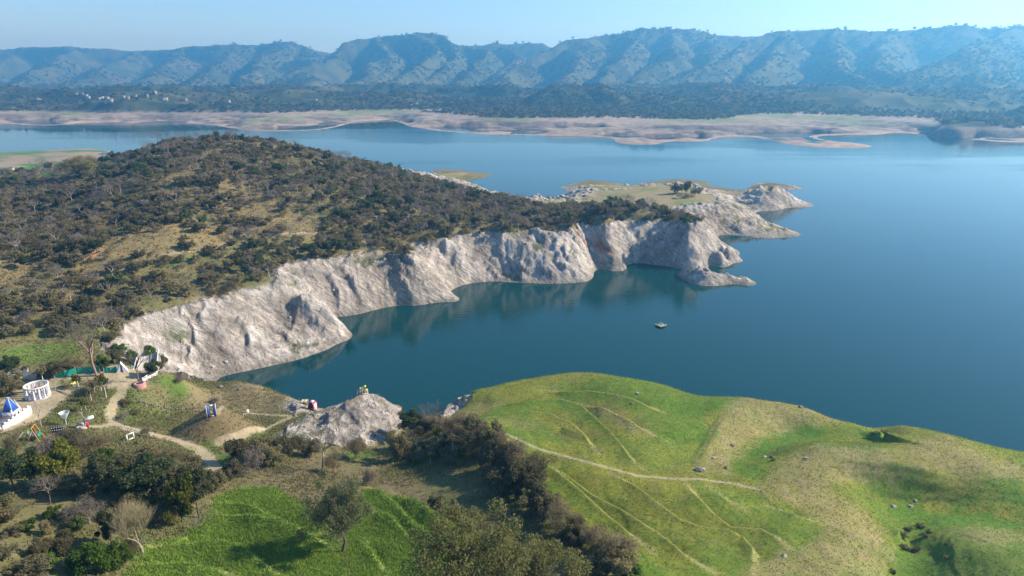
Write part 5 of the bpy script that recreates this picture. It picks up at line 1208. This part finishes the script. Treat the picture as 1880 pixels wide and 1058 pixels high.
# net funnel, dotted board, swing boat
p = at(122, 780); m = mpx(p); t = thing('fabric_funnel', p, 0, 'white fabric funnel on a thin stem in the park lawn', 'funnel')
MB().bar((0, 0, -.2), (0, 0, 12 * m), .09, 6).build('stem', MW, t); MB().lathe([(.12, 10 * m), (3.5 * m, 15 * m), (8.5 * m, 25 * m)], 12).build('funnel', MCLOTH, t)
b_ = MB().lathe([(8.4 * m, 24.8 * m), (8.9 * m, 24.8 * m), (8.9 * m, 25.4 * m), (8.4 * m, 25.4 * m), (8.4 * m, 24.8 * m)], 12).build('rim', MW, t)
p = at(108, 795); m = mpx(p); t = thing('dotted_board', p, .35, 'dark board with rows of white spots beside the brown bush', 'board'); W_, H_ = 22 * m, 13 * m
MB().box((0, 0, H_ * .55), (W_, .25, H_)).build('panel', MDARK, t)
for i in range(6):
    for k in range(2): MB().box((-W_ * .42 + i * W_ * .165, -.16, H_ * (.92 - .38 * k)), (W_ * .07, .08, H_ * .12)).build('spot', MW, t)
for s in (-1, 1): MB().box((s * W_ * .46, .2, H_ * .45), (.2, .2, H_ * 1.1)).build('post', MWOOD, t)
p = at(66, 808); m = mpx(p); t = thing('swing_boat', p, .25, 'green and blue swing boat ride hanging from an orange frame', 'ride'); Wb, Hb = 24 * m, 28 * m
for s in (-1, 1):
    b_ = MB(); b_.bar((-Wb * .42, s * 1.3, -.1), (0, s * 1.1, Hb), .10); b_.bar((Wb * .42, s * 1.3, -.1), (0, s * 1.1, Hb), .10); b_.build('frame', MORA, t)
MB().bar((0, -1.2, Hb), (0, 1.2, Hb), .12).build('axle', MORA, t)
hv = []; 
for k in range(9):
    f = k / 8 * 2 - 1; x_ = f * Wb * .48; w_ = 1.0 * math.sqrt(max(0, 1 - f ** 2 * .9)); z0 = .45 + abs(f) ** 2.4 * 1.3; zt_ = 1.35 + abs(f) ** 2.4 * 1.3
    hv += [(x_, -w_, zt_), (x_, -w_ * .6, z0), (x_, w_ * .6, z0), (x_, w_, zt_)]
hf = [[k * 4 + j, k * 4 + j + 1, k * 4 + 5 + j, k * 4 + 4 + j] for k in range(8) for j in range(3)]
hl = MB().add(hv, hf).build('hull', MGRN, t)
MB().box((0, 0, 1.0), (Wb * .7, 1.5, .15)).build('deck', MTEAL, hl)
for k, mm in enumerate((MPINK, MPUR, MORA, MTEAL)): MB().box((-Wb * .27 + k * Wb * .18, 0, 1.35), (.5, 1.6, .7)).build('seat', mm, hl)
for s in (-1, 1): MB().bar((s * Wb * .2, 0, 1.3), (0, 0, Hb), .06).build('hanger', MORA, t)
# white board on red post, frames, box
p = at(160, 786); m = mpx(p); t = thing('white_board', p, .45, 'tilted white board on a red post beside the pruned forked tree', 'sign'); b_ = MB().box((0, 0, 0), (18 * m, .9, .25)); o = b_.build('board', MW, t); o.location = (.6, 0, 19 * m); o.rotation_euler = (.5, -.2, 0); MB().box((0, .1, 9 * m), (.8, .5, 18 * m)).build('post', MRED, t)
p = at(240, 808); m = mpx(p); t = thing('picture_frame', p, 1.05, 'white standing picture frame above the lower left thicket', 'frame'); a_, h_ = 1.6, 14 * m
for c, d in (((-a_ / 2, 0, h_ / 2), (.28, .22, h_)), ((a_ / 2, 0, h_ / 2), (.28, .22, h_)), ((0, 0, h_ - .15), (a_, .2, .3)), ((0, 0, .3), (a_, .2, .3))): MB().box(c, d).build('bar', MW, t)
p = at(389, 764); m = mpx(p); t = thing('blue_frame', p, .42, 'blue and white photo frame with yellow seat on top of the mound', 'frame'); W_, H_ = 15 * m, 22 * m
for s in (-1, 1):
    b_ = MB().box((s * W_ * .36, 0, H_ * .5), (W_ * .24, .5, H_)).build('side_board', MBLUE, t); MB().box((s * W_ * .52, 0, H_ * .52), (W_ * .10, .55, H_ * 1.04)).build('edge', MW, t)
MB().box((0, 0, H_ * .96), (W_ * .5, .4, H_ * .12)).build('top_bar', MW, t); MB().box((0, 0, H_ * .05), (W_ * .5, .6, H_ * .10)).build('base', MPINK, t)
o = MB().lathe([(.02, -.15), (W_ * .22, -.12), (W_ * .24, 0), (W_ * .22, .12), (.02, .15)], 14).build('seat_disc', MYEL, t); o.location = (0, -.05, H_ * .38); o.rotation_euler = (1.5, 0, 0)
p = at(454, 757); tag(MB().box((p.x, p.y, p.z + .3), (.9, .7, .8), .3, .94).build('white_box', MW), 'small white box beside the track right of the mound', 'box')
# red shell and yellow-canopied stand on the crest, lookout on the rock
p = at(575, 752); m = mpx(p); t = thing('red_shell', p, -.3, 'red open shell with white edge standing on the crest by the rock', 'shelter'); W_, H_ = 13 * m, 17 * m
b_ = MB()
prof = [(-.5, 0), (-.46, .55), (-.2, .95), (.15, 1.0), (.45, .8), (.5, 0)]
for (a0, c0), (a1, c1) in zip(prof[:-1], prof[1:]): b_.quad((a0 * W_, -1.0, c0 * H_), (a1 * W_, -1.0, c1 * H_), (a1 * W_ * .8, 1.0, c1 * H_ * .9), (a0 * W_ * .8, 1.0, c0 * H_ * .9))
b_.build('shell', MRED, t); MB().quad((-.4 * W_, 1.0, 0), (.4 * W_, 1.0, 0), (.3 * W_, .95, H_ * .82), (-.3 * W_, .95, H_ * .82)).build('back_panel', MRED, t)
MB().box((W_ * .52, -.5, H_ * .45), (.22, 1.3, H_ * .85)).build('edge', MW, t); MB().box((.05 * W_, -.4, H_ * 1.06), (W_ * .45, 1.0, .35)).build('cap', MW, t); MB().box((0, 0, .25), (W_ * .6, 1.2, .5)).build('seat', MPINK, t)
p = at(560, 742); m = mpx(p); t = thing('canopy_stand', p, .1, 'small stand with yellow striped canopy on the crest left of the red shell', 'stand')
for sx in (-1, 1):
    for sy in (-1, 1): MB().box((sx * 5 * m, sy * .6, 3 * m), (.12, .12, 6 * m)).build('post', MGREY, t)
for i in range(6): MB().box((-5 * m + i * 2 * m, 0, 6.3 * m), (1.9 * m, 1.6, .35)).build('canopy_strip', (MYEL, MW, MBRICK)[i % 3], t)
MB().box((0, 0, 1.5 * m), (9 * m, 1.0, .5)).build('counter', MGREY, t)
p = at(666, 724); m = mpx(p); t = thing('lookout_railing', p, .25, 'white framed lookout railing topped with yellow balls on the rock tip', 'railing')
for i in range(5):
    x_ = (-9 + i * 4.5) * m; MB().box((x_, 0, 5 * m), (.14, .14, 11 * m)).build('post', MW, t)
    if i < 4: MB().box((x_ + 2.2 * m, 0, 9 * m), (4.3 * m, .1, .12)).build('rail', MW, t); MB().box((x_ + 2.2 * m, .05, 5 * m), (3.2 * m, .08, 5.5 * m)).build('panel', (MPUR, MBRICK, MPUR, MORA)[i], t)
for x_, z_ in ((-3.5, 12.2), (.8, 13.4), (4.6, 15.5), (6.5, 8.2)):
    MB().lathe([(.01, -.38), (.28, -.26), (.38, 0), (.28, .26), (.01, .38)], 10, (x_ * m, 0, z_ * m)).build('ball', MYEL, t, True)
MB().box((0, .9, .1), (20 * m, 2.2, .3)).build('deck', MPAVE, t)
# animal-shaped seats
for i, (px, py) in enumerate(((131, 709), (136, 708))):
    p = at(px, py); t = thing('animal_seat', p, .4 + i, ('left' if i == 0 else 'right') + ' one of two small yellow-white animal seats near the pavilion', 'seat', 'animal seats')
    MB().lathe([(.02, -.6), (.28, -.45), (.34, 0), (.28, .45), (.02, .6)], 8).build('body', MYEL, t).rotation_euler = (0, 1.57, 0); t.children[0].location = (0, 0, .75)
    MB().box((.65, 0, 1.25), (.4, .3, .4), 0, .7).build('head', MW, t)
    for sx in (-1, 1):
        for sy in (-1, 1): MB().bar((sx * .4, sy * .18, -.1), (sx * .38, sy * .16, .7), .08).build('leg', MW, t)
# pale logs, fallen branches, stone rows
for l, (a, c), lb in (('pole', ((104, 717), (135, 729)), 'pale pole lying on the ground right of the pavilion'), ('fallen_branch', ((938, 950), (957, 962)), 'pale fallen branch lying in the meadow'), ('fallen_branch', ((990, 957), (998, 949)), 'short pale fallen branch near the hedge'), ('pole', ((28, 812), (43, 794)), 'pale pole lying in the grass left of the swing boat')):
    A_, B_ = at(*a), at(*c); mid = (A_ + B_) / 2; b_ = MB(); b_.tube([(0, 0, 0), tuple(mid - A_ + Vector((.1, .15, .12))), tuple(B_ - A_)], [.16, .14, .08], 6)
    if l == 'fallen_branch': b_.tube([(0, 0, 0), (-.9, .5, .5)], [.1, .03], 4); b_.tube([(0, 0, 0), (-.7, -.5, .4)], [.1, .03], 4); b_.tube([(.0, .1, 0), (-.3, .9, .5)], [.08, .03], 4)
    o = b_.build(l, BARKW); o.location = A_ + Vector((0, 0, .12)); tag(o, lb, 'branch' if l != 'pole' else 'pole')
def stone_row(line, n, s_, mesh, name, label, group):
    Q = W2(line); seg = np.r_[0, np.cumsum(np.hypot(*np.diff(Q, axis=0).T))]; rr = random.Random(len(line))
    for k in range(n):
        d = seg[-1] * (k + .5) / n; x = np.interp(d, seg, Q[:, 0]) + rr.uniform(-.15, .15); y = np.interp(d, seg, Q[:, 1]) + rr.uniform(-.15, .15)
        o = link(name, mesh[k % len(mesh)], None, (x, y, float(G(x, y)) + s_ * .2)); s2 = s_ * rr.uniform(.75, 1.25); o.scale = (s2, s2, s2); o.rotation_euler = (0, 0, rr.random() * 6); tag(o, label, 'stone', group)
stone_row([(255,735),(266,740),(282,745),(305,749),(335,751),(360,750),(374,747)], 26, .38, RMD, 'row_stone', 'dark stone in the curved row leading to the blue frame', 'dark stones of the curved row')
stone_row([(224,783),(245,789),(262,793),(280,797)], 14, .45, RM, 'edging_stone', 'pale stone edging the lower park path', 'stones edging the park path')
for i, (px, py) in enumerate(((146, 786), (153, 788), (150, 782))):
    p = at(px, py); o = link('pink_rock', RM[i], None, (p.x, p.y, p.z + .2)); o.scale = (1.1, .8, .9); tag(o, ('left', 'right', 'rear')[i] + ' rock of the small pile beside the white board', 'rock', 'rock pile by the white board')
# raft on the lake
p = Vector(atz(1213, 599.5, 0.0)); m = mpx(p); t = thing('raft', (p.x, p.y, 0), .62, 'square floating raft with mossy deck alone on the lake', 'raft'); W_ = 14.5 * m
for i in range(8): MB().box((-W_ / 2 + (i + .5) * W_ / 8, 0, .62), (W_ / 8 - .05, W_, .12)).build('plank', MDECK, t)
for s in (-1, 1): MB().box((0, s * W_ * .4, .25), (W_, .5, .62)).build('float', MBLK, t); MB().box((s * W_ * .495, 0, .5), (.12, W_, .3)).build('edge_beam', MWOOD, t)
for sx in (-1, 1):
    for sy in (-1, 1): MB().box((sx * W_ * .46, sy * W_ * .46, .95), (.14, .14, .6)).build('corner_post', MW, t)
MB().box((W_ * .3, W_ * .12, .85), (.7, .5, .4)).build('crate', MCREAM, t)

# far houses and masts
def farhit(px, py):
    d = ray(px, py); t = 1000.0
    for k in range(4000):
        q = d * t; z = CAM_Z + q[2]
        if z < float(GF(q[0], q[1])) and float(GF(q[0], q[1])) > 3: break
        t += 4
    return Vector((q[0], q[1], float(GF(q[0], q[1]))))
rr = random.Random(8)
HL_ = [(68,186),(73,187),(141,177),(152,176),(158,178),(163,182),(182,185),(188,184),(197,184),(195,191),(204,190),(227,181),(235,183),(249,180),(270,179),(278,174),(284,173),(300,186),(305,185),(580,188),(764,194),(756,197),(810,193),(340,186),(420,190)]
for i, (px, py) in enumerate(HL_):
    p = farhit(px, py); t = thing('village_house', p, rr.uniform(-.5, .5), 'tiny pale house of the hazy village at the foot of the left mountains' if px < 450 else 'tiny pale house among trees on the far shore below the central mountain', 'house', 'far village houses' if px < 450 else 'far shore houses')
    w_, d_, h_ = rr.uniform(6, 10), 6, rr.uniform(4, 6)
    MB().box((0, 0, h_ / 2), (w_, d_, h_ + 2)).build('wall', MCREAM, t); MB().box((0, 0, h_ + 1.3), (w_ + 1.2, d_ + 1.2, .6)).build('roof', MROOF, t)
for px, py, lb in ((778, 62, 'thin mast on the summit of the central mountain'), (735, 66, 'thin mast left of the central summit'), (1485, 55, 'left mast of the pair on the right ridge'), (1494, 55, 'right mast of the pair on the right ridge')):
    Yd = 4100 if px < 900 else 3480; q = aty(px, py, Yd); zg = float(GF(q[0], q[1])); t = thing('radio_mast', (q[0], q[1], zg - 2), 0, lb, 'mast', 'masts on the ridges')
    hM = 30 if px < 900 else 32
    b_ = MB()
    for k in range(3): a = k * 2.094; b_.bar((math.cos(a) * 1.6, math.sin(a) * 1.6, 0), (math.cos(a) * .25, math.sin(a) * .25, hM), .28, 4)
    b_.build('tower', MGREY, t); b_ = MB()
    for k in range(8): zz = hM * (k + .5) / 8; r_ = 1.6 - 1.35 * zz / hM; b_.lathe([(r_, zz), (r_, zz + .3)], 3)
    b_.build('brace', MGREY, t)
# ------------------------------------------------------------------ haze
mh, nt = newmat('haze_air'); out = N(nt, 'ShaderNodeOutputMaterial')
pv = N(nt, 'ShaderNodeVolumePrincipled'); pv.inputs['Color'].default_value = (.15, .55, 1.0, 1); pv.inputs['Density'].default_value = HAZE_DENSITY
pv.inputs['Absorption Color'].default_value = (.50, .50, .50, 1); pv.inputs['Anisotropy'].default_value = .45
nt.links.new(pv.outputs[0], out.inputs['Volume'])
hx, hy0, hy1, hz0, hz1 = 9500, -600, 9500, -12, 470
V = np.array([(x, y, z) for x in (-hx, hx) for y in (hy0, hy1) for z in (hz0, hz1)])
F = np.array([[0, 1, 3, 2], [4, 6, 7, 5], [0, 4, 5, 1], [2, 3, 7, 6], [0, 2, 6, 4], [1, 5, 7, 3]])
o = link('haze', mesh_from('haze', V, F, [mh])); tag(o, 'thin blue haze lying over the lake and the far hills', 'haze', kind='stuff')
